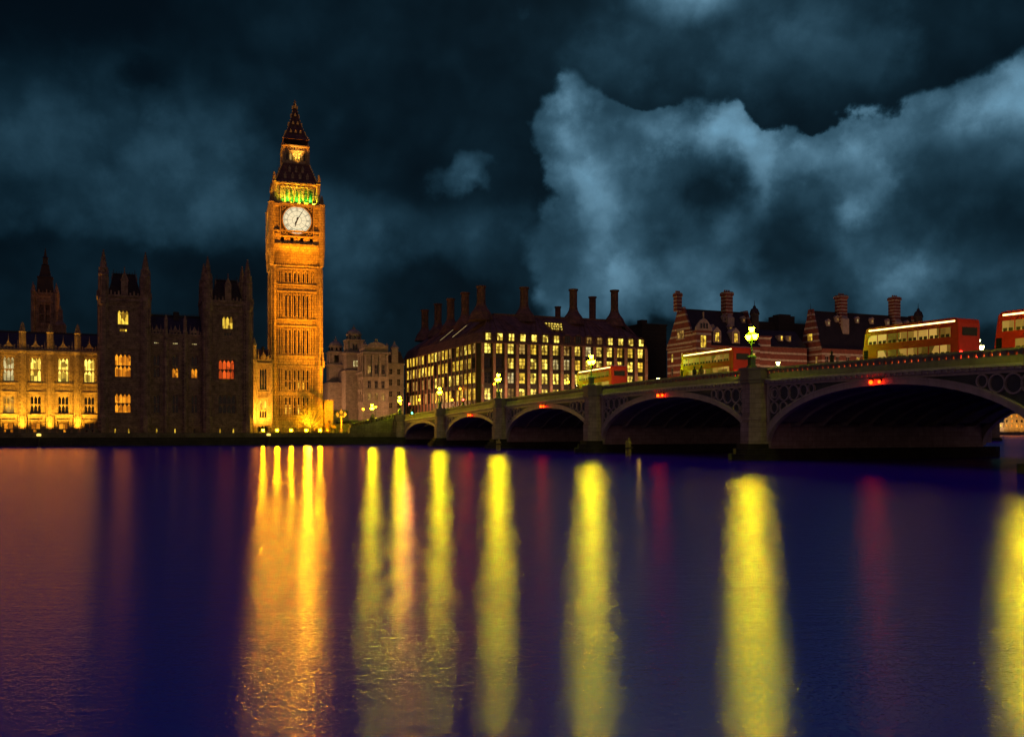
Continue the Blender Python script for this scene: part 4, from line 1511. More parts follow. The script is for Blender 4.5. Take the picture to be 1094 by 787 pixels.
# ------------------------------------------------------------------ trees and bushes
def foliage(n, rx, ry, rz_, size, seed, cz, squash=1.0):
    rnd = random.Random(seed)
    m = MB()
    clumps = []
    for _ in range(max(6, n // 90)):
        while True:
            p = Vector((rnd.uniform(-1, 1), rnd.uniform(-1, 1), rnd.uniform(-1, 1)))
            if .25 < p.length < 1:
                break
        clumps.append((p, rnd.uniform(.16, .34)))
    for _ in range(n):
        c, cr = rnd.choice(clumps)
        d = Vector((rnd.gauss(0, 1), rnd.gauss(0, 1), rnd.gauss(0, 1))) * cr * .6
        p = c + d
        P = Vector((p.x * rx, p.y * ry, cz + p.z * rz_))
        s = size * rnd.uniform(.6, 1.4)
        a = Vector((rnd.gauss(0, 1), rnd.gauss(0, 1), rnd.gauss(0, 1))).normalized()
        b = a.orthogonal().normalized()
        c2 = a.cross(b)
        m.add([P - b * s, P + c2 * s * .5, P + b * s, P - c2 * s * .5], [(0, 1, 2, 3)])
    return m, clumps


def tree(loc, label, h, rx, rz_, n, size, lm, seed, trunk_h=1.2, group=None, name='tree', branches=True):
    o = thing(name, loc, label, 'tree' if name == 'tree' else 'bush', group, 0)
    cz = trunk_h + rz_ * .85
    m, cl = foliage(n, rx, rx, rz_, size, seed, cz)
    m.build('crown', lm, o)
    t = MB().tube([(0, 0, -.3), (.05, 0, trunk_h * .6), (0, .05, cz)], .05 * h, .02 * h, 7)
    if branches:
        for c, r in cl:
            p = Vector((c.x * rx, c.y * rx, cz + c.z * rz_))
            t.tube([(0, 0, trunk_h * .8), (p.x * .45, p.y * .45, (trunk_h + p.z) / 2), p], .016 * h, .006 * h, 4)
    t.build('trunk', bark, o)
    return o


tx = TT(331, 12)
tree(W(tx, 12, GZ), 'small leafy tree glowing golden in front of the right foot of the clock tower', 7.5, 3.6, 3.9, 4200, .14, leaf_autumn, 3, .8)
point('tree_lamp', W(tx - 1.2, 7.0, GZ + 2.4), 8000, (1.0, .55, .02), .25)
spot('tree_uplight', W(tx - .8, 7.5, GZ + .2), W(tx - .6, 12, GZ + 4.5), 6000, (1.0, .62, .03), 70, .9, .2)
for i, (px, v, h, r) in enumerate(((345, 13, 4, 2.0), (352, 16, 3, 1.6), (384, 12, 4, 1.8))):
    tree(W(TT(px, v), v, GZ), ('low bush right of the golden tree', 'small bush in front of the low orange lodge', 'dark bush between lantern post and stair wall')[i], h, r, r * .8, 700, .14, leaf_autumn if i < 2 else leaf, 20 + i, .3, 'bushes beside the tower', 'bush')
tree(W(TT(398, 3.2), 3.2, 2.6), 'narrow pale green bush on the embankment edge near the bridge', 4, 1.1, 2.3, 700, .14, leaf, 31, .4, None, 'bush')
point('bush_lamp', W(TT(398, 1), 0.0, 5.2), 14, (1.0, .85, .3), .15)

# lodge beside the tower
vl = 19.0
lg = thing('stone_lodge', W(TT(346.5, vl), vl, GZ), 'low flat topped stone lodge lit orange right of the clock tower', 'lodge')
dl = DD(TT(350, vl), vl)
wl = TT(356, vl) - TT(346.5, vl)
zl = ZZ(428.5, dl) - GZ
m = MB().wall('F', 0, 0, wl, 0, zl, [(wl * .35, wl * .65, 1.0, 3.4)], .4).wall('R', wl, 0, 4, 0, zl, [], .4).wall('L', 0, 0, 4, 0, zl, [], .4)
m.box(-.15, wl + .15, -.18, 4, zl, zl + .35).box(-.1, wl + .1, -.12, -.01, 0, .5)
m.build('wall', gold_stone, lg)
window(lg, 'F', 0, wl * .35, wl * .65, 1.0, 3.4, .25, dark_glass, gold_stone, 2, 2)
spot('lodge_floodlight', W(TT(351, 12), 12.5, GZ + .4), W(TT(351, vl), vl, GZ + 4), 2500, ORG, 80, .9, .2)


# ------------------------------------------------------------------ lamps
def lantern(o, x, z, r, mat, lit=True):
    l = MB().lathe(x, 0, [(r * .45, z), (r * .95, z + r * 1.3), (r * .95, z + r * 1.5)], 8).build('lantern', mat, o)
    c = MB().lathe(x, 0, [(r * 1.08, z + r * 1.51), (r * .75, z + r * 1.8), (r * .2, z + r * 2.1), (r * .22, z + r * 2.3), (r * .03, z + r * 2.6)], 8)
    c.build('lantern_cap', lamp_green, l)
    MB().lathe(x, 0, [(r * .15, z - r * .4), (r * .5, z - .01)], 8).build('lantern_collar', lamp_green, l)
    return l


def triple_lamp(loc, label, mat, group, s=1.0):
    o = thing('triple_lantern_lamp', loc, label, 'street lamp', group, RZ + PI / 2)
    m = MB().sq(0, 0, [(.42 * s, 0), (.42 * s, .25 * s), (.32 * s, .3 * s), (.32 * s, 1.1 * s), (.4 * s, 1.15 * s), (.4 * s, 1.3 * s), (.2 * s, 1.5 * s)])
    m.build('pedestal', lamp_green, o)
    m = MB().lathe(0, 0, [(.17 * s, 1.4 * s), (.12 * s, 1.9 * s), (.16 * s, 2.0 * s), (.1 * s, 2.1 * s), (.08 * s, 3.2 * s), (.14 * s, 3.3 * s), (.07 * s, 3.4 * s), (.06 * s, 4.15 * s)], 8)
    m.build('post', lamp_green, o)
    m = MB()
    for q in (-1, 1):
        m.tube([(0, 0, 2.7 * s), (q * .3 * s, 0, 2.75 * s), (q * .55 * s, 0, 2.95 * s), (q * .6 * s, 0, 3.2 * s)], .04 * s, .035 * s, 6)
        m.ring(q * .28 * s, 3.05 * s, .16 * s, .025 * s, -.025 * s, .025 * s, 10)
    m.build('arms', lamp_green, o)
    for x, z in ((0, 4.15), (-.6, 3.3), (.6, 3.3)):
        lantern(o, x * s, z * s, .36 * s, mat)
    return o


# ------------------------------------------------------------------ Westminster bridge
ZP = [(-40, 6.6), (-10, 7.3), (0, 7.65), (30, 8.5), (65, 9.62), (104, 10.42), (130, 10.66), (150, 10.64), (165, 10.5), (181, 10.3), (216, 9.7), (250, 8.9), (300, 7.6)]


def ztop(s):
    for i in range(len(ZP) - 1):
        if s <= ZP[i + 1][0]:
            a, b = ZP[i], ZP[i + 1]
            p0 = ZP[max(0, i - 1)]
            p3 = ZP[min(len(ZP) - 1, i + 2)]
            t = (s - a[0]) / (b[0] - a[0])
            h = b[0] - a[0]
            m0 = (b[1] - p0[1]) / (b[0] - p0[0]) * h
            m1 = (p3[1] - a[1]) / (p3[0] - a[0]) * h
            return (2 * t ** 3 - 3 * t ** 2 + 1) * a[1] + (t ** 3 - 2 * t ** 2 + t) * m0 + (-2 * t ** 3 + 3 * t ** 2) * b[1] + (t ** 3 - t ** 2) * m1
    return ZP[-1][1]


BW = 35.0
# local frame of the bridge: x = s (towards the south bank), y = across, away from the photographer
bridge = thing('arch_bridge', W(0, 0, 0), 'long low bridge of seven flat iron arches on granite piers crossing the river', 'bridge', None, RZ - PI / 2)
arches = [(0, 29), (32, 64), (67, 102), (105, 141.6), (144.6, 179.6), (182.6, 214.6), (217.6, 246.6)]
piers = [-1.5, 30.5, 65.5, 103.5, 143.1, 181.1, 216.1, 248.1]


def sgrid(s0, s1, step):
    n = max(1, int(round((s1 - s0) / step)))
    return [s0 + (s1 - s0) * i / n for i in range(n + 1)]


def strip(m, ss, y0, y1, fb, ft):
    """long ribbon solid whose bottom and top follow functions of s"""
    vs = []
    for s in ss:
        vs += [(s, y0, fb(s)), (s, y1, fb(s)), (s, y1, ft(s)), (s, y0, ft(s))]
    fs = [(0, 1, 2, 3), tuple((len(ss) - 1) * 4 + i for i in (3, 2, 1, 0))]
    for k in range(len(ss) - 1):
        for i in range(4):
            j = (i + 1) % 4
            fs.append((k * 4 + i, k * 4 + j, (k + 1) * 4 + j, (k + 1) * 4 + i))
    m.add(vs, fs)


def intr(s, a, b, off=0.0):
    """underside of the arch"""
    c, h = (a + b) / 2, (b - a) / 2 + off * 1.35
    zc = ztop(c) - 2.62 + off
    z0 = 1.55
    u = max(-1.0, min(1.0, (s - c) / h))
    return z0 + (zc - z0) * math.sqrt(max(0.0, 1 - u * u))


def arc_s(a, b, n=36):
    c, h = (a + b) / 2, (b - a) / 2
    return [c - h * math.cos(PI * i / n) for i in range(n + 1)]


SS = sgrid(-3, 249.5, 3.0)
m = MB()
strip(m, SS, .35, BW - .35, lambda s: ztop(s) - 1.75, lambda s: ztop(s) - 1.2)
m.build('deck', bridge_paint, bridge)
for near in (True, False):
    yA = 0.0 if near else BW
    sg = 1 if near else -1

    def Y(d0, d1):
        p, q = yA + sg * d0, yA + sg * d1
        return (min(p, q), max(p, q))

    m = MB()
    strip(m, SS, *Y(-.45, .4), lambda s: ztop(s) - 1.55, lambda s: ztop(s) - 1.30)
    strip(m, SS, *Y(-.25, .34), lambda s: ztop(s) - 1.80, lambda s: ztop(s) - 1.552)
    s = -2.5
    while s < 249:
        z = ztop(s) - 1.80
        m.box(s, s + .28, *Y(-.42, -.26), z, z + .22)
        s += .75
    m.build('cornice', bridge_paint, bridge)
    # pierced parapet
    m = MB()
    strip(m, SS, *Y(-.12, .2), lambda s: ztop(s) - 1.298, lambda s: ztop(s) - .62)
    strip(m, SS, *Y(-.2, .28), lambda s: ztop(s) - .22, lambda s: ztop(s))
    strip(m, SS, *Y(-.1, .18), lambda s: ztop(s) - .30, lambda s: ztop(s) - .222)
    s = -2.8
    while s < 249.2:
        z = ztop(s)
        m.hexa([(s, Y(-.1, .18)[0], z - .619), (s + .34, Y(-.1, .18)[0], z - .619), (s + .34, Y(-.1, .18)[1], z - .619), (s, Y(-.1, .18)[1], z - .619),
                (s - .12, Y(-.1, .18)[0], z - .301), (s + .46, Y(-.1, .18)[0], z - .301), (s + .46, Y(-.1, .18)[1], z - .301), (s - .12, Y(-.1, .18)[1], z - .301)])
        s += .8
    m.build('parapet', parapet_paint, bridge)
    for (a, b) in arches:
        ss = arc_s(a, b)
        # face ring of the arch
        m = MB()
        y0, y1 = Y(-.12, .55)
        o_ = .72
        vs = []
        c = (a + b) / 2
        h = (b - a) / 2
        for k in range(len(ss)):
            s_ = ss[k]
            nx_ = (s_ - c) / h
            so = max(a, min(b, s_))
            zi = intr(s_, a, b)
            zo = intr(so, a, b, o_)
            vs += [(s_, y0, zi), (so, y0, zo), (so, y1, zo), (s_, y1, zi)]
        fs = []
        for k in range(len(ss) - 1):
            for i in range(4):
                j = (i + 1) % 4
                fs.append((k * 4 + i, k * 4 + j, (k + 1) * 4 + j, (k + 1) * 4 + i))
        m.add(vs, fs)
        # moulding line along the ring
        vs = []
        y2, y3 = Y(-.2, -.121)
        for k in range(len(ss)):
            so = ss[k]
            zo = intr(so, a, b, o_)
            vs += [(so, y2, zo - .16), (so, y2, zo), (so, y3, zo), (so, y3, zo - .16)]
        m.add(vs, fs)
        m.build('arch_ring', bridge_paint, bridge)
        # spandrels
        m = MB()
        yb = Y(.18, .5)
        ss2 = sgrid(a, b, .6)
        vs = []
        for s_ in ss2:
            zl_ = intr(s_, a, b, o_) - .05
            zt2 = ztop(s_) - 1.801
            zl_ = min(zl_, zt2 - .01)
            vs += [(s_, yb[0], zl_), (s_, yb[1], zl_), (s_, yb[1], zt2), (s_, yb[0], zt2)]
        fs = []
        for k in range(len(ss2) - 1):
            for i in range(4):
                j = (i + 1) % 4
                fs.append((k * 4 + i, k * 4 + j, (k + 1) * 4 + j, (k + 1) * 4 + i))
        m.add(vs, fs)
        m.build('spandrel_panel', bridge_paint, bridge).data.materials[0] = MATS.get('spandrel') or mottled('spandrel', (0.10, 0.12, 0.11), rough=.6)
        m = MB()
        yc = Y(-.06, .17)
        strip(m, sgrid(a, b, 1.2), *yc, lambda s: ztop(s) - 2.1, lambda s: ztop(s) - 1.802)
        for end, sg2 in ((a, 1), (b, -1)):
            zb0 = intr(end + sg2 * .01, a, b, o_)
            m.box(min(end, end + sg2 * .35), max(end, end + sg2 * .35), *yc, zb0, ztop(end) - 2.101)
            # shrinking rings of tracery
            pos = end + sg2 * 1.3
            rr = .82
            for k in range(7):
                zt2 = ztop(pos) - 2.1
                zl_ = intr(pos, a, b, o_)
                gap = zt2 - zl_
                if gap < .95:
                    break
                rr = min(.85, gap / 2 * .92)
                zc_ = zt2 - rr - .05
                if near and k == 0:
                    m.ring(pos, zc_, rr * .62, .07, *yc, 10)
                m.ring(pos, zc_, rr, .07, *yc, 16)
                if gap > 2 * rr + .8:
                    m.ring(pos - sg2 * .1, zc_ - rr * 1.9, rr * .75, .06, *yc, 12)
                pos += sg2 * (rr * 1.9)
        m.build('spandrel_tracery', bridge_paint, bridge)
# soffits with ribs
for (a, b) in arches:
    ss = arc_s(a, b, 30)
    m = MB()
    vs = []
    for s_ in ss:
        z = max(intr(s_, a, b, .25), 4.35)
        vs += [(s_, .6, z), (s_, BW - .6, z)]
    m.add(vs, [(2 * k, 2 * k + 1, 2 * k + 3, 2 * k + 2) for k in range(len(ss) - 1)])
    for r in range(1, 10):
        y = BW * r / 10
        vs = []
        for s_ in ss:
            z = max(intr(s_, a, b, .25), 4.35)
            zi = max(min(intr(s_, a, b, -.1), z - .35), 4.0)
            vs += [(s_, y - .12, zi), (s_, y + .12, zi), (s_, y + .12, z), (s_, y - .12, z)]
        fs = []
        for k in range(len(ss) - 1):
            for i in range(4):
                j = (i + 1) % 4
                fs.append((k * 4 + i, k * 4 + j, (k + 1) * 4 + j, (k + 1) * 4 + i))
        m.add(vs, fs)
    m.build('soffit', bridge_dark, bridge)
for i, s0 in enumerate(piers):
    m = MB()
    hw = 1.5
    m.box(s0 - hw + .02, s0 + hw - .02, .3, BW - .3, 1.3, 4.6)
    m.build('pier_wall', granite_wall, bridge)
    for near in (True, False):
        yA = -.1 if near else BW + .1
        sg = -1 if near else 1
        m = MB()

        def oct_(r, ext):
            pts = [(s0 - r, yA - sg * .5), (s0 - r, yA + sg * ext * .45), (s0 - r * .5, yA + sg * ext), (s0 + r * .5, yA + sg * ext), (s0 + r, yA + sg * ext * .45), (s0 + r, yA - sg * .5)]
            return pts

        zt = ztop(s0)
        m.prism(oct_(1.42, 1.75), 5.1, zt - 1.72)
        m.prism(oct_(1.56, 1.95), 4.7, 5.1)
        m.prism(oct_(1.44, 1.8), 4.4, 4.7)
        m.prism(oct_(1.55, 1.95), 1.9, 4.4)
        m.build('pier_shaft', granite, bridge)
        m = MB()
        m.prism(oct_(1.62, 2.0), zt - 1.719, zt - 1.35)
        m.prism(oct_(1.8, 2.2), zt - 1.349, zt - 1.15)
        m.prism(oct_(1.55, 1.95), zt - 1.149, zt - .2)
        m.prism(oct_(1.78, 2.15), zt - .199, zt + .05)
        m.build('pier_cap', parapet_paint, bridge)
    m = MB()
    for r, z0, z1 in ((2.6, -2, .75), (2.2, .751, 1.35)):
        m.prism([(s0 - r, -1), (s0 - r * .6, -3.2 * r / 2.6), (s0, -3.9 * r / 2.6), (s0 + r * .6, -3.2 * r / 2.6), (s0 + r, -1), (s0 + r, BW + 1), (s0, BW + 4.5), (s0 - r, BW + 1)], z0, z1)
    r = 1.75
    m.prism([(s0 - r, 0), (s0 - r * .6, -2.4), (s0 + r * .6, -2.4), (s0 + r, 0)], 1.351, 1.899)
    m.build('pier_footing', weed, bridge)
# road, kerbs and pavements on the deck
RS = sgrid(-60, 249.5, 4)
rz_ = RZ - PI / 2
m = MB()
strip(m, RS, 4.0, BW - 4.0, lambda s: ztop(s) - 1.6, lambda s: ztop(s) - 1.15)
tag(m.build('road', asphalt, None, loc=W(0, 0, 0), rot=rz_), kind='structure')
m = MB()
strip(m, RS, .41, 3.99, lambda s: ztop(s) - 1.6, lambda s: ztop(s) - 1.0)
strip(m, RS, BW - 3.99, BW - .41, lambda s: ztop(s) - 1.6, lambda s: ztop(s) - 1.0)
tag(m.build('pavement', paving, None, loc=W(0, 0, 0), rot=rz_), kind='structure')
m = MB()
s = -50
while s < 245:
    for y in (11, 24):
        m.hexa([(s, y, ztop(s) - 1.147), (s + 3, y, ztop(s + 3) - 1.147), (s + 3, y + .15, ztop(s + 3) - 1.147), (s, y + .15, ztop(s) - 1.147),
                (s, y, ztop(s) - 1.142), (s + 3, y, ztop(s + 3) - 1.142), (s + 3, y + .15, ztop(s + 3) - 1.142), (s, y + .15, ztop(s) - 1.142)])
    s += 6
tag(m.build('road_markings', paint_white, None, loc=W(0, 0, 0), rot=rz_), kind='structure')


def B(s, y, z=0.0):
    """point on the bridge: s along, y across"""
    return W(y, -s, z)


def SB(px, y):
    k = (px - 547) / F_PX
    return -VV(px, y)


# abutment and stair wall at the left end of the bridge
ab = thing('bridge_abutment', W(-12, 0, 0), 'stone abutment and stair wall climbing to the left end of the bridge', 'abutment')
m = MB()
m.hexa([(-2, 2.2, 2.8), (12.2, 2.2, 2.8), (12.2, 4.2, 2.8), (-2, 4.2, 2.8), (-2, 2.2, 4.3), (12.2, 2.2, 7.4), (12.2, 4.2, 7.4), (-2, 4.2, 4.3)])
m.box(9.5, 12.05, 1.0, 2.19, -1.5, 6.4)
m.box(12.05, 46.9, 3.05, 30, -1.5, 6.0)
m.build('stair_wall', emb_stone, ab)
m = MB()
for k in range(20):
    x = -1.6 + k * .69
    z = 4.3 + (x + 2) / 14.2 * 3.1
    m.box(x, x + .3, 2.5, 3.9, z + .0, z + .75)
m.hexa([(-2, 2.4, 5.1), (12.2, 2.4, 8.2), (12.2, 4.0, 8.2), (-2, 4.0, 5.1), (-2, 2.4, 5.3), (12.2, 2.4, 8.4), (12.2, 4.0, 8.4), (-2, 4.0, 5.3)])
m.build('balustrade', emb_stone, ab)
# retaining wall further inland
rw = thing('retaining_wall', W(TT(358, 22), 22, GZ), 'dark retaining wall behind the embankment between lodge and bridge', 'wall')
lw = TT(428, 22) - TT(358, 22)
MB().box(0, lw, 0, .8, 0, 2.2).box(-.1, lw, -.1, .9, 2.201, 2.45).build('wall_face', emb_stone, rw)
m = MB()
k = 0
while k < lw:
    m.box(k, k + .06, .35, .41, 2.46, 3.5)
    k += .35
m.box(0, lw, .34, .42, 3.501, 3.57)
m.build('railing', black_iron, rw)

# lamps on the near parapet and on the far parapet
near_names = {0: 'at the left end of the bridge', 1: 'on the second pier from the left', 2: 'on the third pier from the left',
              3: 'on the fourth pier from the left', 4: 'largest in view, on the broad right hand pier', 5: 'just past the right edge'}
for i in range(6):
    s0 = piers[i]
    s1 = {5: 180.0}.get(i, s0)
    p = B(s1, -1.05, ztop(s0) + .05)
    triple_lamp(p, 'near parapet lamp with three lanterns, ' + near_names[i], lantern_glow if i > 2 else lantern_far, 'triple lantern lamps on the near parapet', 1.0)
far_names = {1: 'behind the second pier from the left', 2: 'above the crown of the fourth arch', 3: 'just right of the largest lamp', 4: 'near the right edge'}
for i in (1, 2, 3, 4):
    s0 = piers[i]
    triple_lamp(B(s0, BW - .1 if i != 4 else BW + .4, ztop(s0) + .05), 'far parapet lamp with three lanterns, ' + far_names[i], glow('far_parapet_glass', (1, .9, .3), 14) if 'far_parapet_glass' not in MATS else MATS['far_parapet_glass'],
                'triple lantern lamps on the far parapet', 1.0)
# a lamp on the approach, left of the bridge
triple_lamp(W(TT(397.5, 14), 14, ST - .5), 'lamp with three lanterns on the approach between clock tower and bridge', lantern_far, None, 1.0)

# added glowing strip behind the parapet, imitating red traffic glints in its openings
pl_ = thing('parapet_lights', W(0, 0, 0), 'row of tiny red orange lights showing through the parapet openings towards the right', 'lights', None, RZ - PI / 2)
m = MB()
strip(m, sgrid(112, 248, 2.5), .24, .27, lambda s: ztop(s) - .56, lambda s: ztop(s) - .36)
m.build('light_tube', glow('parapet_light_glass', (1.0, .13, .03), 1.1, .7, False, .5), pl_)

# navigation lights under the parapet at the crowns
for i, (px, lb) in enumerate(((501.5, 'second'), (579, 'third'), (705, 'fourth'), (934.5, 'fifth'))):
    s0 = SB(px, -.5)
    z = ztop(s0) - 2.2
    nv = thing('navigation_lights', B(s0, -.35, z), 'pair of orange navigation lights at the crown of the ' + lb + ' arch from the left', 'signal light', 'navigation lights over the arches', RZ - PI / 2)
    MB().box(-.9, .9, .0, .2, .15, .25).box(-.6, -.5, .0, .2, -.1, .15).box(.5, .6, 0, .2, -.1, .15).build('bracket', black_iron, nv)
    for q in (-.55, .55):
        MB().ball(q, -.12, -.15, .2 if q < 0 else .16, 8).build('lamp', nav_glow, nv)


# ------------------------------------------------------------------ single street lamps and signals along the road
def street_lamp(loc, h, mat, label, group, r=.28):
    o = thing('street_lamp', loc, label, 'street lamp', group)
    MB().lathe(0, 0, [(.16, 0), (.14, .6), (.08, .8), (.06, h - .5)], 8).build('post', black_iron, o)
    g = MB().ball(0, 0, h - .3, r, 10).build('globe', mat, o)
    MB().lathe(0, 0, [(r * .9, h - .3 + r * .75), (r * .3, h - .3 + r * 1.3), (.02, h - .3 + r * 1.6)], 8).build('cap', black_iron, g)
    return o


amb = [(388, 437, 18, 'amber street lamp just left of the approach lantern'), (401.5, 434.5, 20, 'amber street lamp just right of the approach lantern'),
       (428, 431, 40, 'amber street lamp at the foot of the left end of the bridge'), (448, 427, 50, 'amber street lamp before the dark side of the chimneyed block'),
       (469, 421, 30, 'amber street lamp close left of the second pier lantern'), (483, 427, 44, 'low amber street lamp right of the second pier lantern'),
       (491.5, 415, 14, 'tall amber street lamp above the red traffic light'), (528, 410, 22, 'amber street lamp just left of the third pier lantern'),
       (607, 408, 12, 'amber street lamp left of the fourth pier lantern')]
for px, py, dist, lb in amb:
    # dist is metres inland behind the line of the bridge end, on the street or deck
    if px < 430:
        v = dist
        t = TT(px, v)
        g = ST - .4 if dist > 25 else GZ + 2.2
    else:
        t = 31.0 if px in (448, 483) else 32.5
        v = VV(px, t)
        g = ztop(-v) - 1.0
    d = DD(t, v)
    h = max(2.2, ZZ(py, d) - g + .3)
    street_lamp(W(t, v, g), h, amber_glow, lb, 'amber street lamps')
for px, py, t in ((617, 412, 33.0), (617.5, 404, 33.5)):
    v = VV(px, t)
    g = ztop(-v) - 1.0
    if py == 412:
        street_lamp(W(t, v, g), max(2.2, ZZ(py, DD(t, v)) - g + .3), white_lamp, 'low white lamp right of the amber lamp by the fourth pier', None, .2)


def traffic_light(px, py, t, lit, lb):
    v = VV(px, t)
    g = ztop(-v) - 1.0
    h = ZZ(py, DD(t, v)) - g
    o = thing('traffic_light', W(t, v, g), lb, 'traffic light')
    MB().lathe(0, 0, [(.09, 0), (.09, max(.5, h - 1.0))], 8).build('post', black_iron, o)
    MB().box(-.25, .25, -.1, .15, h - 1.0, h + .6).build('signal_head', black_iron, o)
    for k, mt in enumerate((red_glow, dark_glass, green_glow)):
        if (k == 0 and lit != 'red') or (k == 2 and lit != 'green'):
            mt = dark_glass
        MB().ball(0, -.12, h + .35 - .5 * k, .2 if mt is not dark_glass else .15, 8).build('lens', mt, o)


traffic_light(494.6, 428.5, 5.0, 'red', 'traffic light showing red above the left part of the bridge')
traffic_light(440, 438.5, 5.5, 'green', 'traffic light showing green at the left end of the bridge')
traffic_light(437, 432.5, 12, 'red', 'traffic light showing red just left of the green one')

# ornate stone lantern left of the stair
ol = thing('forked_lamp', W(TT(364.5, 13), 13, GZ), 'pale orange lit lamp standard with three globes standing right of the lodge', 'street lamp')
MB().lathe(0, 0, [(.4, 0), (.35, 1), (.2, 1.2), (.14, 4.2)], 8).box(-1.0, 1.0, -.06, .06, 4.2, 4.35).build('post', gold_stone, ol)
for q, z in ((-1, 4.35), (0, 4.9), (1, 4.35)):
    MB().lathe(q, 0, [(.1, z), (.38, z + .3), (.42, z + .7), (.15, z + 1.0), (.02, z + 1.3)], 8).build('globe', lit_orange, ol)

# ------------------------------------------------------------------ vehicles
def wheel(parent, x, y, r, w):
    t = MB().lathe(0, 0, [(r * .75, -w / 2), (r, -w / 2 + .04), (r, w / 2 - .04), (r * .75, w / 2)], 16)
    t.v = [(x + a, y + c, r + b) for a, b, c in t.v]
    tyre = t.build('wheel', rubber, parent)
    h = MB().lathe(0, 0, [(r * .55, -w / 2 - .015), (r * .55, w / 2 + .015)], 12)
    h.v = [(x + a, y + c, r + b) for a, b, c in h.v]
    h.build('hub', hubs, tyre)


def make_bus(label, group):
    """double decker, front towards -x, near side towards -y"""
    o = thing('double_decker_bus', (0, 0, 0), label, 'bus', group)
    L_, w, h = 12.4, 2.9, 5.05
    pr = [(-L_ / 2, .45), (-L_ / 2 - .12, 1.2), (-L_ / 2 - .1, 2.2), (-L_ / 2 + .05, 3.2), (-L_ / 2 + .25, h - .35), (-L_ / 2 + .6, h - .05), (-L_ / 2 + 1.2, h), (L_ / 2 - .6, h), (L_ / 2 - .12, h - .15), (L_ / 2, h - .6), (L_ / 2 + .05, 1.2), (L_ / 2, .45)]
    b = MB()
    n = len(pr)
    for (y0, y1, sc) in ((-w / 2 + .08, w / 2 - .08, 1),):
        b.plate(pr, y0, y1)
    b.plate([(x * .992, max(.5, min(h - .08, z))) for x, z in pr], -w / 2, -w / 2 + .079)
    b.plate([(x * .992, max(.5, min(h - .08, z))) for x, z in pr], w / 2 - .079, w / 2)
    b.build('body', bus_red, o)
    for y, sg in ((-w / 2, -1), (w / 2, 1)):
        u = MB()
        l = MB()
        for k in range(8):
            x0 = -L_ / 2 + .75 + k * 1.36
            u.box(x0, x0 + 1.22, min(y, y + sg * .02), max(y, y + sg * .02), 3.2, 4.15)
            if k != 0 or sg > 0:
                l.box(x0, x0 + 1.22, min(y, y + sg * .02), max(y, y + sg * .02), 1.45, 2.45)
        u.build('upper_window', bus_lit, o)
        l.build('lower_window', bus_lit, o)
        for k in range(8):
            x0 = -L_ / 2 + .75 + k * 1.36
            for z0, hh in ((3.2, .5), (1.45, .55)):
                if z0 < 2 and k == 0 and sg < 0:
                    continue
                for q in (.1, .68):
                    MB().box(x0 + q, x0 + q + .42, min(y + sg * .021, y + sg * .03), max(y + sg * .021, y + sg * .03), z0, z0 + hh * .6).build('seat_back', cloth_brown, o)
        st = MB().box(-L_ / 2 + .8, L_ / 2 - .4, min(y - sg * .02, y + sg * .03), max(y - sg * .02, y + sg * .03), 4.62, 4.76)
        st.build('roof_light_strip', strip_glow, o)  # added glowing strip imitating the yellow trail of moving buses
    MB().box(-L_ / 2 + .1, -L_ / 2 + .7, -w / 2 - .015, -w / 2, .6, 2.6).build('door', dark_glass, o)
    MB().add([(-L_ / 2 - .125, -1.2, 1.35), (-L_ / 2 - .125, 1.2, 1.35), (-L_ / 2 - .115, 1.2, 2.5), (-L_ / 2 - .115, -1.2, 2.5)], [(0, 1, 2, 3)]).build('windscreen', bus_lit, o)
    MB().add([(-L_ / 2 + .04, -1.2, 3.3), (-L_ / 2 + .04, 1.2, 3.3), (-L_ / 2 + .22, 1.2, 4.45), (-L_ / 2 + .22, -1.2, 4.45)], [(0, 1, 2, 3)]).build('upper_windscreen', bus_lit, o)
    MB().box(L_ / 2 + .05, L_ / 2 + .07, -1.0, 1.0, 3.3, 4.1).build('rear_window', dark_glass, o)
    for q in (-1.15, 1.15):
        MB().box(L_ / 2 + .03, L_ / 2 + .12, q - .14, q + .14, 1.1, 1.75).build('tail_light', tail_glow, o)
        MB().box(-L_ / 2 - .16, -L_ / 2 - .1, q - .16, q + .16, .75, 1.0).build('headlight', head_glow, o)
    for x in (-L_ / 2 + 2.6, L_ / 2 - 3.2):
        for y in (-w / 2 + .12, w / 2 - .12):
            wheel(o, x, y, .56, .32)
    return o


def place(o, s, y, flip=False):
    o.location = B(s, y, ztop(s) - 1.15)
    sl = (ztop(s + 3) - ztop(s - 3)) / 6
    o.rotation_mode = 'XYZ'
    o.rotation_euler = (0, 0, rz_ + (PI if flip else 0))
    o.rotation_euler.y = -math.atan(sl) * (-1 if flip else 1)


bus0 = make_bus('red double decker bus with lit windows, leftmost of the buses on the bridge', 'double decker buses on the bridge')
place(bus0, 92, 7.0)
bl = ['red double decker bus crossing above the fourth arch, left of the largest lamp', 'red double decker bus crossing above the fifth arch, right of the walking figure',
      'red double decker bus near the right edge of the picture']
for s0, lb in zip((124.5, 160, 176.5), bl):
    c = copy_tree(bus0)
    place(c, s0, 7.0)
    c['label'] = lb


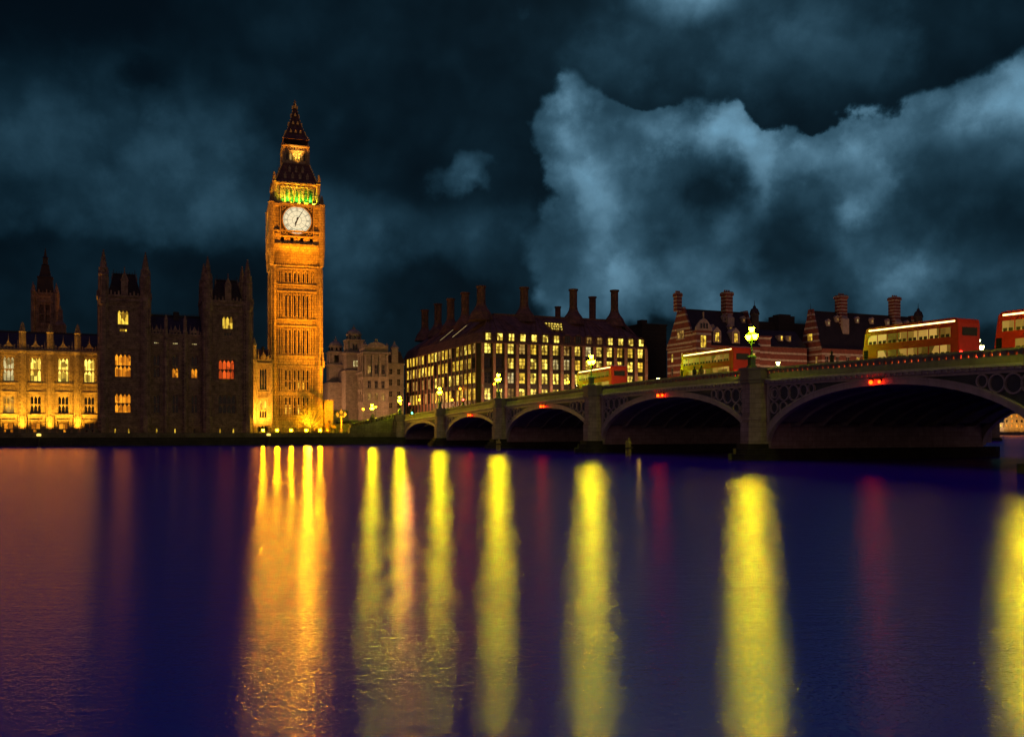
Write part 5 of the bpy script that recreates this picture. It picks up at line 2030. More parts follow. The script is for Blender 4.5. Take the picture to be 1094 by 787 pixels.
def make_car(name, label, cat, paint, van=False):
    o = thing(name, (0, 0, 0), label, cat, 'cars crossing the bridge')
    L_, w = (5.6, 2.2) if van else (5.0, 2.05)
    if van:
        pr = [(-2.8, .4), (-2.8, 1.1), (-1.9, 1.35), (-1.3, 2.3), (-.9, 2.5), (2.7, 2.5), (2.8, 2.3), (2.8, .4)]
    else:
        pr = [(-2.5, .35), (-2.5, .85), (-1.4, 1.1), (-.6, 1.68), (.9, 1.75), (1.8, 1.2), (2.4, 1.1), (2.5, .8), (2.5, .35)]
    b = MB().plate(pr, -w / 2 + .12, w / 2 - .12)
    lowp = [(x * .99, min(z, 1.15 if not van else 1.5)) for x, z in pr]
    b.plate(lowp, -w / 2, -w / 2 + .119).plate(lowp, w / 2 - .119, w / 2)
    b.build('body', paint, o)
    for y, sg in ((-w / 2 + .12, -1), (w / 2 - .12, 1)):
        ya, yb_ = min(y, y + sg * .015), max(y, y + sg * .015)
        if van:
            MB().plate([(-1.75, 1.52), (-.6, 1.52), (-.6, 2.2), (-1.3, 2.2)], ya, yb_).build('side_window', dark_glass, o)
        else:
            MB().plate([(-1.15, 1.2), (1.4, 1.2), (.85, 1.64), (-.5, 1.58)], ya, yb_).build('side_window', dark_glass, o)
    for q in (-.75, .75):
        MB().box(L_ / 2 - .01, L_ / 2 + .05, q - .16, q + .16, .78, 1.0).build('tail_light', tail_glow, o)
        MB().box(-L_ / 2 - .05, -L_ / 2 + .02, q - .16, q + .16, .62, .8).build('headlight', head_glow, o)
    for x in (-1.6, 1.5):
        for y in (-w / 2 + .08, w / 2 - .08):
            wheel(o, x, y, .38, .24)
    return o


car0 = make_car('car', 'black car following the leftmost bus above the third arch', 'car', car_black)
place(car0, 78, 7.2)
cars = [(66, 7.2, False, 'black car at the third pier behind the parapet'), (50, 7.2, False, 'black car above the second arch'), (108, 7.4, False, 'black car in the gap between the first two buses'),
        (142, 7.2, False, 'black car directly right of the largest lamp'), (70, 26, True, 'black car in the far lane above the third arch'), (138, 26, True, 'black car in the far lane behind the largest lamp')]
for s0, y, fl, lb in cars:
    c = copy_tree(car0)
    place(c, s0, y, fl)
    c['label'] = lb
car1 = make_car('car', 'silver car right of the third pier behind the parapet', 'car', car_silver)
place(car1, 84, 13)
for s0, y, fl, lb in ((150, 13.4, False, 'silver car in the middle lane above the fifth arch'), (30, 7.4, False, 'silver car at the second pier from the left'), (112, 19, True, 'silver car in the far lane above the fourth arch'),
                      (168, 19, True, 'silver car in the far lane near the right edge')):
    c = copy_tree(car1)
    place(c, s0, y, fl)
    c['label'] = lb
van = make_car('van', 'white van crossing the bridge above the left part of the third arch', 'van', car_white, True)
place(van, 58, 13)


# ------------------------------------------------------------------ people on the bridge pavement
def person(loc, label, rz, mat, stride=.25, lean=0.0, h=1.9):
    s = h / 1.8
    me = bpy.data.meshes.new('person')
    J = {'pelvis': (0, 0, .98, .15), 'waist': (0, 0, 1.12, .135), 'chest': (.02 + lean, 0, 1.36, .17), 'neck': (.02 + lean, 0, 1.53, .065), 'head0': (.03 + lean, 0, 1.6, .085), 'head': (.04 + lean, 0, 1.69, .105), 'crown': (.03 + lean, 0, 1.77, .075)}
    for sd, q in (('l', 1), ('r', -1)):
        st = stride * q
        J['hip' + sd] = (0, .09 * q, .93, .1)
        J['knee' + sd] = (st * .5 + .03, .1 * q, .5, .065)
        J['ankle' + sd] = (st, .1 * q, .08, .045)
        J['toe' + sd] = (st + .16, .11 * q, .035, .035)
        J['sh' + sd] = (lean, .19 * q, 1.44, .065)
        J['elb' + sd] = (-st * .3 + lean, .25 * q, 1.16, .045)
        J['wri' + sd] = (-st * .45 + .12 + lean, .24 * q, .92, .034)
        J['fin' + sd] = (-st * .45 + .16 + lean, .23 * q, .83, .03)
    names = list(J)
    E = [('pelvis', 'waist'), ('waist', 'chest'), ('chest', 'neck'), ('neck', 'head0'), ('head0', 'head'), ('head', 'crown')]
    for sd in 'lr':
        E += [('pelvis', 'hip' + sd), ('hip' + sd, 'knee' + sd), ('knee' + sd, 'ankle' + sd), ('ankle' + sd, 'toe' + sd), ('chest', 'sh' + sd), ('sh' + sd, 'elb' + sd), ('elb' + sd, 'wri' + sd), ('wri' + sd, 'fin' + sd)]
    me.from_pydata([tuple(c * s for c in J[n][:3]) for n in names], [(names.index(a), names.index(b)) for a, b in E], [])
    o = link('person', me, mat)
    sk_ = o.modifiers.new('skin', 'SKIN')
    for i, n in enumerate(names):
        v = me.skin_vertices[0].data[i]
        v.radius = (J[n][3] * s, J[n][3] * s)
        v.use_root = n == 'pelvis'
    sb = o.modifiers.new('sub', 'SUBSURF')
    sb.levels = sb.render_levels = 1
    o.location = loc
    o.rotation_euler.z = rz
    tag(o, label, 'person', 'people walking on the bridge')
    hair = MB().ball(.0 + lean * s, 0, 1.74 * s, .115 * s, 8, 1.0)
    hair.build('hair', black_iron, o, True)
    return o


for px, lb, r_, st, mt in ((742, 'person in dark clothes at the parapet, left one of the pair above the fourth arch', rz_ + PI, .3, cloth_dark), (749.5, 'person in dark clothes at the parapet, right one of the pair above the fourth arch', rz_ + PI, -.2, cloth_brown),
                           (889, 'lone person in dark coat walking left, right of the largest lamp', rz_ + PI, .35, cloth_dark)):
    s0 = SB(px, 1.3)
    person(B(s0, 1.3, ztop(s0) - 1.0), lb, r_, mt, st, .03, 2.25)

# ------------------------------------------------------------------ posts standing in the river
for px, ya, yb_, d, lb in ((533, 468, 482.5, 165, 'yellowish timber post standing in the water before the third pier'), (672, 467.5, 487, 128, 'yellowish timber post standing in the water before the fourth arch')):
    x = (px - 547) / F_PX * d
    o = thing('mooring_post', (x, d, -1.0), lb, 'post', 'timber posts in the river', 0)
    zt = ZZ(ya, d) + 1
    MB().lathe(0, 0, [(.33, 0), (.3, 1.5), (.27, zt - .9), (.36, zt - .85), (.36, zt - .6), (.2, zt - .5), (.16, zt)], 9).build('pile', wood_post, o)
    MB().lathe(-.36, .0, [(.16, 0), (.13, zt - .35)], 7).build('side_pile', wood_post, o)
    MB().box(-.6, .5, -.42, -.3, 2.0, 2.2).build('cross_band', bronze, o)
    point('post_lamp', (x + 1.0, d - 3, 2.6), 14, (1, .8, .12), .1)

# ------------------------------------------------------------------ chimneyed office block (dark bronze, lit windows)
PT0 = 33.5
PV0 = 35.0
PT1 = 93.0
PV1 = 112.0
blk = thing('office_block', W(PT0, PV0, ST), 'big dark office block full of lit windows with bronze roof and tall chimneys', 'building')
PW, PD = PT1 - PT0, PV1 - PV0
dF = 296.0
zo = lambda py: ZZ(py, dF) - ST
eave = zo(368)
cols = [3.4 + 3.88 * k for k in range(15)]
rows = [(zo(428), zo(415.5)), (zo(410.5), zo(398.8)), (zo(395), zo(383.5)), (zo(379.5), zo(368.2))]
m = MB()
lp = MB()
hF = [(c - 1.12, c + 1.12, a, b) for c in cols for a, b in rows]
m.wall('F', 0, 1.6, PW, 0, eave, hF, .6)
colsL = [3.4 + 3.68 * k for k in range(20)]
hL = [(c - 1.25, c + 1.25, a, b) for c in colsL for a, b in rows]
m.wall('L', 0, 1.6, PD, 0, eave, hL, .6)
m.wall('R', PW, 0, PD, 0, eave, [], .6)
m.add([(0, PD, 0), (PW, PD, 0), (PW, PD, eave), (0, PD, eave)], [(0, 1, 2, 3)])
m.add([(0, 1.6, 0), (1.6, 0, 0), (1.6, 0, eave), (0, 1.6, eave)], [(0, 1, 2, 3)])
for a, b in rows:
    m.fbox('F', 0, 1.6, PW, b + .35, b + .75, -.12, .02)
    m.fbox('L', 0, 1.6, PD, b + .35, b + .75, -.12, .02)
m.build('wall', bronze, blk)
m = MB()
for k in range(16):
    a = 1.46 + 3.88 * k
    m.fbox('F', 0, a - .42, a + .42, 0, eave - .3, -.55, .02)
for k in range(21):
    a = 1.56 + 3.68 * k
    m.fbox('L', 0, a - .3, a + .3, 0, eave - .3, -.14, .02)
m.build('stone_piers', red_stone, blk)
m = MB()
for k in range(16):
    a = 1.46 + 3.88 * k
    for py in (380.5, 397, 412.5):
        m.ring(a, zo(py) - .3, .3, .1, -.68, -.55, 8)
m.build('pier_bosses', cream_trim, blk)
rnd = random.Random(11)
for j, (a, b) in enumerate(rows):
    for i, c in enumerate(cols):
        r = rnd.random()
        if (j, i) in ((2, 0), (2, 1), (1, 0), (1, 1)):
            mt = dark_glass
        else:
            mt = lit_bright if r < .62 else lit_yellow if r < .86 else lit_dim if r < .96 else lit_pale
        window(blk, 'F', 0, c - 1.12, c + 1.12, a, b, .45, mt, bronze, 2, 3, False, bar=.15)
stuffm = {}
n_left = 0
for i, c in enumerate(colsL):
    for j, (a, b) in enumerate(rows):
        r = rnd.random()
        mt = lit_yellow if r < .38 else lit_bright if r < .55 else lit_dim if r < .85 else dark_glass
        if i < 6:
            window(blk, 'L', 0, c - 1.25, c + 1.25, a, b, .02, mt, bronze, 2, 2, False, bar=.13)
        else:
            stuffm.setdefault(mt.name, (mt, []))[1].append((c, a, b))
# the many small windows farther along the receding side: one mesh with a material slot per light state
me_m = MB()
mats_, idx = [], []
for k, (mt, lst) in enumerate(stuffm.values()):
    mats_.append(mt)
    for c, a, b in lst:
        for (p0, p1) in ((c - 1.15, c - .08), (c + .08, c + 1.15)):
            me_m.add([(.12, p0, a + .1), (.12, p1, a + .1), (.12, p1, b - .1), (.12, p0, b - .1)], [(0, 1, 2, 3)])
            idx.append(k)
me = me_m.mesh('window')
for mt in mats_:
    me.materials.append(mt)
me.polygons.foreach_set('material_index', idx)
ow = link('window', me, None, blk)
tag(ow, kind='stuff')
# roof: steep lower slope to a flat top, following the block; attic windows
zr0, zr1 = eave, ZZ(337, 304) - ST
IN = 9.0
m = MB()
m.sq(PW / 2, PD / 2, [((PW / 2 + .5, PD / 2 + .5), zr0 - .3), ((PW / 2 + .5, PD / 2 + .5), zr0), ((PW / 2 - .8, PD / 2 - .8), zr0 + 3.0), ((PW / 2 - IN, PD / 2 - IN), zr1 - .6), ((PW / 2 - IN, PD / 2 - IN), zr1)])
# fanned ribs of ducting running down from each chimney
chF = [7.5, 23.8, 43.3, 60 - 1.6 * 1.0]
ridge_v = IN


def slope_pt(f):
    """f 0 at the eave, 1 at the ridge: inset and height on the main slope"""
    return .8 + (IN - .8) * f, zr0 + 3.0 + (zr1 - .6 - zr0 - 3.0) * f


for cxx in (8.6, 24.3, 41.8, 54.5):
    for q in (-6.5, -4, -1.6, 1.6, 4, 6.5):
        i0, za = slope_pt(.02)
        i1, zb = slope_pt(.97)
        m.tube([(min(PW - 2, max(2, cxx + q)), i0 - .1, za), (cxx + q * .25, i1 - .1, zb)], .28, .22, 4)
for cvv in (12, 27, 42, 57):
    for q in (-6, -3.5, -1.4, 1.4, 3.5, 6):
        i0, za = slope_pt(.02)
        i1, zb = slope_pt(.97)
        m.tube([(i0 - .1, max(2, cvv + q), za), (i1 - .1, cvv + q * .25, zb)], .28, .22, 4)
m.build('roof', bronze_roof, blk)
# attic dormer windows
for i, c in enumerate(cols):
    r = rnd.random()
    dm = MB().box(c - 1.3, c + 1.3, -.15, 2.6, zr0 + .05, zr0 + 2.7)
    dm.plate([(c - 1.3, zr0 + 2.7), (c + 1.3, zr0 + 2.7), (c + .8, zr0 + 3.3), (c, zr0 + 3.5), (c - .8, zr0 + 3.3)], -.15, 2.4)
    d_ = dm.build('dormer', bronze_roof, blk)
    window(d_, 'F', -.15, c - 1.0, c + 1.0, zr0 + .4, zr0 + 2.9, -.16, lit_bright if r < .62 else lit_dim if r < .85 else dark_glass, bronze, 2, 2, False, bar=.13, name='dormer_window')


def chimney(x, y, zb, ht, r=1.3, flare=3.3):
    o = MB()
    o.lathe(x, y, [(flare * 1.25, zb - 2.5), (flare, zb - .4), (flare * .92, zb + .2), (flare * .62, zb + 1.5), (r * 1.15, zb + 2.6), (r * 1.1, zb + 3.3)], 12)
    a = o.build('chimney_base', bronze_roof, blk)
    s = MB().lathe(x, y, [(r, zb + 3.3), (r, zb + ht - .6), (r * 1.25, zb + ht - .5), (r * 1.25, zb + ht)], 12)
    for k in range(6):
        an = 2 * PI * k / 6
        s.box(x + r * math.cos(an) - .1, x + r * math.cos(an) + .1, y + r * math.sin(an) - .1, y + r * math.sin(an) + .1, zb + 3.4, zb + ht - .7)
    s.build('chimney_stack', bronze_roof, a)


D4 = lambda t, v: DD(PT0 + t, PV0 + v)


def chim_px(px, py, v=None, t=None, **k):
    if v is not None:
        tt = TT(px, PV0 + v) - PT0
        vv = v
    else:
        tt = t
        vv = VV(px, PT0 + t) - PV0
    d = D4(tt, vv)
    zt = ZZ(py, d) - ST
    chimney(tt, vv, zr1, zt - zr1, **k)


for px, py in ((514, 305.5), (560, 307), (612.5, 309), (656.5, 310)):
    chim_px(px, py, v=IN + .5)
for px, py in ((497, 312.5), (481.5, 319), (468, 324.5), (454, 331)):
    chim_px(px, py, t=IN + .5)
chim_px(633, 317, v=45)
chim_px(596, 327.5, v=40, r=1.0, flare=1.6)
# glowing roof lantern opening between chimneys
tq = TT(592, PV0 + 5.0) - PT0
i0, za = slope_pt(.30)
i1, zb = slope_pt(.72)
m = MB()
m.add([(tq - 1.3, i0 - .55, za), (tq + 2.0, i0 - .55, za), (tq + 3.4, i1 - .5, zb), (tq - 2.9, i1 - .5, zb)], [(0, 1, 2, 3)])
sl = m.build('roof_window', lit_bright, blk)
m = MB()
for f in (.0, .33, .66, 1.0):
    ii, z = i0 + (i1 - i0) * f, za + (zb - za) * f
    a0 = tq - 1.3 - 1.6 * f
    a1 = tq + 2.0 + 1.4 * f
    m.box(a0 - .15, a1 + .15, ii - .75, ii - .5, z - .12, z + .12)
    if f < 1:
        for q in range(6):
            a = a0 + (a1 - a0) * q / 5
            m.box(a - .08, a + .08, ii - .62, ii - .3, z, z + (zb - za) / 3)
m.build('frame', bronze, sl)
# two slanting rooflights on the receding side
for cv_ in (27, 40):
    i0, za = slope_pt(.15)
    i1, zb = slope_pt(.8)
    MB().add([(i0 - .45, cv_, za), (i0 - .45, cv_ + .8, za), (i1 - .45, cv_ + 1.4, zb), (i1 - .45, cv_ + .6, zb)], [(0, 1, 2, 3)]).build('roof_light', lit_pale, blk)

# small dark block between the office block and the banded brick building
dk = thing('plain_block', W(TT(686, 60), 60, ST), 'plain dark flat roofed block between the office block and the striped brick building', 'building')
wk = TT(712, 60) - TT(686, 60)
zk = ZZ(347.5, DD(TT(700, 60), 60)) - ST
m = MB().box(0, wk, 0, 15, 0, zk).box(-.3, wk + .3, -.3, 15, zk, zk + .5).box(1.5, 4, 3, 6, zk + .5, zk + 2.2)
for z in range(6, int(zk), 4):
    m.box(-.1, wk + .1, -.12, .0, z, z + .3)
m.build('wall', brick_dark, dk)


# street lamps at the foot of the riverside buildings, hidden from here by the bridge
for i, (t, v, e) in enumerate(((42, 27, 2600), (58, 27, 2600), (74, 27, 2600), (88, 27, 2600), (112, 9, 4200), (132, 9, 4200), (155, 9, 4200), (175, 9, 4200), (195, 9, 4200))):
    point('street_glow_lamp', W(t, v, ST + 8), e, (1.0, .58, .28), .35)

# ------------------------------------------------------------------ banded brick buildings
def banded_building(label, pxc, pxl, pxr, v0, ridge_py, eave_py, chims, dorm, cupola, seed, bay=None, gable_window=True):
    rnd = random.Random(seed)
    t0 = TT(pxc, v0)
    t1 = TT(pxr, v0)
    v1 = VV(pxl, t0)
    LW_, DP = t1 - t0, v1 - v0
    o = thing('banded_brick_building', W(t0, v0, ST), label, 'building', 'banded brick buildings')
    d0 = DD(t0, v0 + DP / 2)
    ze = ZZ(eave_py, DD(t0, v0)) - ST
    zrg = ZZ(ridge_py, DD(t0 + LW_ * .3, v0 + DP / 2)) - ST
    hs = []
    wl_ = []
    nb = int(LW_ / 4.2)
    for i in range(nb):
        c = (i + .5) * LW_ / nb
        for fl in range(6):
            zb = 1.5 + fl * 4.6
            if zb + 3 < ze:
                hs.append((c - .75, c + .75, zb, zb + 2.7))
                wl_.append(('F', c - .75, c + .75, zb, zb + 2.7, rnd.random()))
    gs = []
    nl = max(2, int(DP / 4.5))
    for i in range(nl):
        c = (i + .5) * DP / nl
        for fl in range(6):
            zb = 1.5 + fl * 4.6
            if zb + 3 < ze:
                gs.append((c - .75, c + .75, zb, zb + 2.7))
                wl_.append(('L', c - .75, c + .75, zb, zb + 2.7, rnd.random()))
    m = MB().wall('F', 0, 0, LW_, 0, ze, hs, .4).wall('L', 0, 0, DP, 0, ze, gs, .4)
    m.add([(LW_, 0, 0), (LW_, DP, 0), (LW_, DP, ze), (LW_, 0, ze)], [(0, 1, 2, 3)])
    m.add([(0, DP, 0), (LW_, DP, 0), (LW_, DP, ze), (0, DP, ze)], [(0, 1, 2, 3)])
    # stepped curved end gable
    g = [(0, ze), (.5, ze + 1.5), (DP * .14, ze + (zrg - ze) * .3), (DP * .2, ze + (zrg - ze) * .5), (DP * .32, ze + (zrg - ze) * .78), (DP * .40, zrg + .6), (DP * .6, zrg + .6), (DP * .68, ze + (zrg - ze) * .78), (DP * .8, ze + (zrg - ze) * .5), (DP * .86, ze + (zrg - ze) * .3), (DP - .5, ze + 1.5), (DP, ze)]
    for x0, x1 in ((-.3, .4), (LW_ - .4, LW_ + .3)):
        n = len(g)
        vs = [(x0, a, z) for a, z in g] + [(x1, a, z) for a, z in g]
        fs = [tuple(range(n)), tuple(range(2 * n - 1, n - 1, -1))] + [(i, i + n, (i + 1) % n + n, (i + 1) % n) for i in range(n)]
        m.add(vs, fs)
    m.fbox('F', 0, 0, LW_, ze - .5, ze, -.4, .02)
    m.build('wall', brick_band, o)
    m = MB()
    for z in (ze - .45, ze * .5):
        m.fbox('L', 0, -.05, DP, z, z + .35, -.36, .02)
    for a, b, z0, z1 in [h for h in hs]:
        m.fbox('F', 0, a - .2, b + .2, z1, z1 + .3, -.12, .02)
        m.fbox('F', 0, a - .15, b + .15, z0 - .2, z0, -.15, .02)
    m.build('stone_dressings', cream_trim, o)
    for f, a, b, z0, z1, r in wl_:
        if z1 > ze - 14:
            window(o, f, 0, a, b, z0, z1, .25, lit_bright if r < .28 else lit_dim if r < .45 else dark_glass, cream_trim, 2, 2, False, bar=.1)
    if gable_window:
        zc = ze + (zrg - ze) * .22
        m = MB().fbox('L', 0, DP * .36, DP * .64, zc - .4, zc, -.5, -.3)
        m.build('gable_sill', cream_trim, o)
        window(o, 'L', -.3, DP * .38, DP * .62, zc, zc + 2.6, -.15, lit_yellow if seed == 2 else lit_dim, cream_trim, 3, 2, False, bar=.13)
    rf = MB().add([(0, -.3, ze), (LW_, -.3, ze), (LW_, DP / 2, zrg), (0, DP / 2, zrg), (LW_, DP + .3, ze), (0, DP + .3, ze)], [(0, 1, 2, 3), (3, 2, 4, 5)])
    rf.box(0, LW_, DP / 2 - .15, DP / 2 + .15, zrg - .1, zrg + .2)
    ro = rf.build('roof', slate, o)
    for px, pyt, wpx in chims:
        v = v0 + DP * .42
        t = TT(px, v) - t0
        d = DD(t + t0, v)
        hwid = wpx * d / F_PX * .36
        zt = ZZ(pyt, d) - ST
        m = MB().sq(t, DP * .42, [(hwid, zrg - 8 if px != chims[0][0] else zrg - 1), (hwid, zt - 1.4), (hwid * 1.18, zt - 1.2), (hwid * 1.18, zt - .3), (hwid, zt - .2), (hwid, zt)])
        ch = m.build('chimney', MATS.get('chimney_brick') or banded('chimney_brick', (0.30, 0.075, 0.045), (0.55, 0.42, 0.32), 1.15, 0.26), o)
        m = MB()
        for q in range(3):
            m.lathe(t - hwid * .6 + hwid * .6 * q, DP * .42, [(.3, zt), (.26, zt + .7)], 8)
        m.build('chimney_pots', red_stone, ch)
        if px != chims[0][0]:
            MB().sq(t, DP * .42 - hwid * .7, [(hwid * .95, zrg - 8), (hwid * .95, zrg - 2.4), (hwid * .4, zrg - 1.2)]).build('chimney_shoulder', cream_trim, ch)
    for px, py, big, lit in dorm:
        fz = (ZZ(py, DD(t0 + LW_ * .5, v0 + 3)) - ST - ze) / (zrg - ze)
        fz = min(.85, max(0, fz))
        yy = fz * DP / 2
        t = TT(px, v0 + yy) - t0
        z0 = ze + (zrg - ze) * fz - (.8 if not big else .4)
        w_ = 1.35 if big else .75
        hh = 3.6 if big else 1.7
        m = MB().box(t - w_, t + w_, yy - .8, yy + 3.5, z0, z0 + hh)
        m.plate([(t - w_ - .2, z0 + hh), (t + w_ + .2, z0 + hh), (t, z0 + hh + (1.5 if big else .7))], yy - .95, yy + 3.4)
        if big:
            m.fbox('F', yy - .8, t - w_ - .15, t - w_ + .2, z0, z0 + hh, -.12, .0)
            m.fbox('F', yy - .8, t + w_ - .2, t + w_ + .15, z0, z0 + hh, -.12, .0)
        d_ = m.build('dormer', cream_trim, o)
        window(d_, 'F', yy - .8, t - w_ * .6, t + w_ * .6, z0 + .35, z0 + hh - .25, -.16, lit, cream_trim, 2, 2 if big else 1, False, bar=.12, name='dormer_window')
    if bay:
        pa, pb, pt = bay
        ta_, tb_ = TT(pa, v0 - 1.2) - t0, TT(pb, v0 - 1.2) - t0
        d = DD(t0, v0)
        zt = ZZ(pt, d) - ST
        zc = ZZ(353, d) - ST
        cm = (ta_ + tb_) / 2
        hw_ = (tb_ - ta_) / 2
        m = MB().wall('F', -1.2, ta_, tb_, 0, zc, [(cm - hw_ * .4, cm + hw_ * .4, ze - 1, ze + 3)], .4)
        m.wall('L', ta_, -1.2, 1, 0, zc, [], .3).wall('R', tb_, -1.2, 1, 0, zc, [], .3)
        m.build('bay_wall', brick_band, o)
        m = MB()
        m.plate([(ta_ - .2, zc), (tb_ + .2, zc), (tb_ + .1, zc + 1), (tb_ - .4, zc + 1.6), (cm + hw_ * .75, zt - 1.8), (cm + hw_ * .4, zt - .6), (cm, zt), (cm - hw_ * .4, zt - .6), (cm - hw_ * .75, zt - 1.8), (ta_ + .4, zc + 1.6), (ta_ - .1, zc + 1)], -1.4, -.6)
        m.box(cm - .15, cm + .15, -1.15, -.85, zt, zt + 2)
        m.box(ta_, tb_, -.6, 6, zc - .2, zc + .01)
        m.build('bay_gable', cream_trim, o)
        window(o, 'F', -1.2, cm - hw_ * .4, cm + hw_ * .4, ze - 1, ze + 3, .2, lit_yellow, cream_trim, 2, 2, False, bar=.15)
        m = MB()
        for q in range(3):
            m.box(cm - hw_ * .5 + q * hw_ * .38, cm - hw_ * .5 + q * hw_ * .38 + hw_ * .22, -1.5, -1.41, zc + .6, zc + 2.2)
        m.build('gable_lights', dark_glass, o)
    for px, pyt, pyb in cupola:
        v = v0 + DP / 2 if pyt > 324 else v0 + 1.5
        v = v0 + DP * .3
        t = TT(px, v) - t0
        d = DD(t + t0, v)
        za, zb = ZZ(pyb, d) - ST, ZZ(pyt, d) - ST
        h_ = zb - za
        MB().lathe(t, DP * .3, [(1.5, za - 8), (1.5, za + h_ * .1), (1.75, za + h_ * .12), (1.7, za + h_ * .2), (1.2, za + h_ * .45), (.5, za + h_ * .55), (.55, za + h_ * .62), (.12, za + h_ * .7), (.04, zb)], 10).build('cupola', slate, o)
    return o


banded_building('large red brick building with white stone bands left of the largest lamp', 744, 713, 812, 18, 331.5, 368,
                [(724, 313, 9), (776.5, 312, 12.5)], [(764.5, 366, True, lit_yellow), (784.5, 366, True, lit_yellow), (760, 352, False, lit_pale), (779, 351, False, lit_yellow), (773, 340, False, dark_glass), (793, 340, False, lit_dim)],
                [(806, 321, 338)], 1, (744, 760, 340))
banded_building('long red brick building with white stone bands behind the buses at right', 878, 855, 986, 18, 334.5, 372,
                [(866, 335.5, 2), (898.5, 315.5, 12.5), (955.5, 317.5, 12)], [(914.5, 343, False, lit_pale), (930, 343, False, lit_dim), (947, 343.5, False, lit_pale), (967.5, 344, False, lit_bright), (893, 343, False, lit_dim), (953, 355, False, lit_yellow), (883.5, 348, False, lit_pale)],
                [(981, 324, 341)], 2, None)
# finial gable at its left corner is the chimney-less spike
fb = thing('gable_spike', W(TT(866, 30), 30, ZZ(337, DD(TT(866, 30), 30))), 'slim finial on the gable of the right hand striped brick building', 'finial')
MB().lathe(0, 0, [(1.2, -3), (.9, -.2), (.5, .2), (.75, 1.0), (.3, 1.6), (.08, 2.4), (.03, 4.3)], 8).build('spike', slate, fb)

# lower link building between the two
lk = thing('slate_roofed_link', W(TT(815, 22), 22, ST), 'lower slate roofed range linking the two striped brick buildings', 'building')
wk = TT(862, 22) - TT(815, 22)
dk_ = DD(TT(838, 22), 22)
zk1, zk2 = ZZ(371, dk_) - ST, ZZ(351, dk_) - ST
m = MB().box(0, wk, 0, 12, 0, zk1)
m.build('wall', brick_band, lk)
MB().add([(0, -.3, zk1), (wk, -.3, zk1), (wk, 6, zk2), (1.5, 6, zk2), (wk, 12, zk1), (0, 12, zk1)], [(0, 1, 2, 3), (3, 2, 4, 5), (0, 3, 5)]).build('roof', slate, lk)
for px in (835, 843.5):
    t = TT(px, 23) - TT(815, 22)
    MB().box(t - .7, t + .7, 1.0, 3.5, zk1 + 2.2, zk1 + 4.2).build('dormer', cream_trim, lk)
    window(lk, 'F', 1.0, t - .45, t + .45, zk1 + 2.4, zk1 + 4.0, -.15, lit_yellow, cream_trim, 1, 1, name='dormer_window')
t = TT(818, 20) - TT(815, 22)
m = MB().sq(t + .2, 1.5, [(2.6, 0), (2.6, ZZ(362.5, dk_) - ST), (2.9, ZZ(362, dk_) - ST), (2.9, ZZ(360.5, dk_) - ST)])
m.build('corner_pavilion', brick_band, lk)
bh = thing('rear_brick_block', W(TT(832, 50), 50, ST), 'dark brick block with a broad chimney behind the slate roofed link', 'building')
db = DD(TT(840, 50), 50)
w_ = TT(849, 50) - TT(832, 50)
MB().box(-12, w_ + 12, 2, 14, 0, ZZ(344, db) - ST).build('wall', brick_dark, bh)
MB().box(0, w_, 0, 6, 0, ZZ(337.5, db) - ST).box(1.2, w_ - 1.2, .8, 5, ZZ(337.5, db) - ST, ZZ(335.5, db) - ST).build('chimney', brick_dark, bh)

# ------------------------------------------------------------------ pale stone government building with domed turrets
GR = R(20)
gx = (389 - 547) / F_PX * 335
gov = thing('domed_stone_building', (gx, 335, ST), 'pale stone building with two small domed turrets right of the clock tower', 'building', None, GR)
zg = lambda py, d=340.0: ZZ(py, d) - ST
GD = 62.0
# long receding side to the left face (local -x), corner pavilion at the origin, front to the right
WF = 8.8
he, hc = zg(400), zg(404)
side_rows = [(zg(430), zg(421)), (zg(417), zg(409))]
cl = [4 + 4.4 * k for k in range(13)]
hs = [(c - .8, c + .8, a, b) for c in cl for a, b in side_rows]
m = MB().wall('L', 0, 0, GD, 0, zg(398), hs, .5)
m.fbox('L', 0, 0, GD, zg(399.5), zg(397.5), -.8, .02)
m.fbox('L', 0, 0, GD, zg(406.5), zg(405.5), -.4, .02)
m.fbox('L', 0, 0, GD, zg(432), zg(431), -.4, .02)
for k in range(14):
    m.fbox('L', 0, 1.9 + 4.4 * k - .3, 1.9 + 4.4 * k + .3, zg(431), zg(405), -.3, .02)
fr_cols = [1.9, 4.4, 6.9]
rows = [(zg(428), zg(420)), (zg(415), zg(407)), (zg(400), zg(390))]
hf = [(c - .62, c + .62, a, b) for c in fr_cols for a, b in rows]
m.wall('F', 0, 0, WF, 0, zg(378), hf, .5)
m.wall('L', 0, 0, 9, zg(398), zg(378), [], .5).wall('R', WF, 0, 9, 0, zg(378), [], .5)
m.add([(0, 9, zg(398)), (WF, 9, zg(398)), (WF, 9, zg(378)), (0, 9, zg(378))], [(0, 1, 2, 3)])
m.sq(WF / 2, 4.5, [((WF / 2 + .8, 5.3), zg(379)), ((WF / 2 + .8, 5.3), zg(377)), ((WF / 2, 4.5), zg(376.8)), ((WF / 2, 4.5), zg(372))])
for z in (zg(404), zg(418), zg(431)):
    m.fbox('F', 0, -.3, WF + .3, z, z + .5, -.5, .02)
    m.fbox('L', 0, -.3, 9, z, z + .5, -.5, .02)
for c in (.5, 3.15, 5.65, 8.3):
    m.lathe(c, -.35, [(.42, zg(403)), (.36, zg(381)), (.55, zg(380))], 10)
for c in (.7, 4.5, 8.3):
    m.lathe(-.35, c, [(.42, zg(403)), (.36, zg(381)), (.55, zg(380))], 10)
m.build('wall', pale_stone, gov)
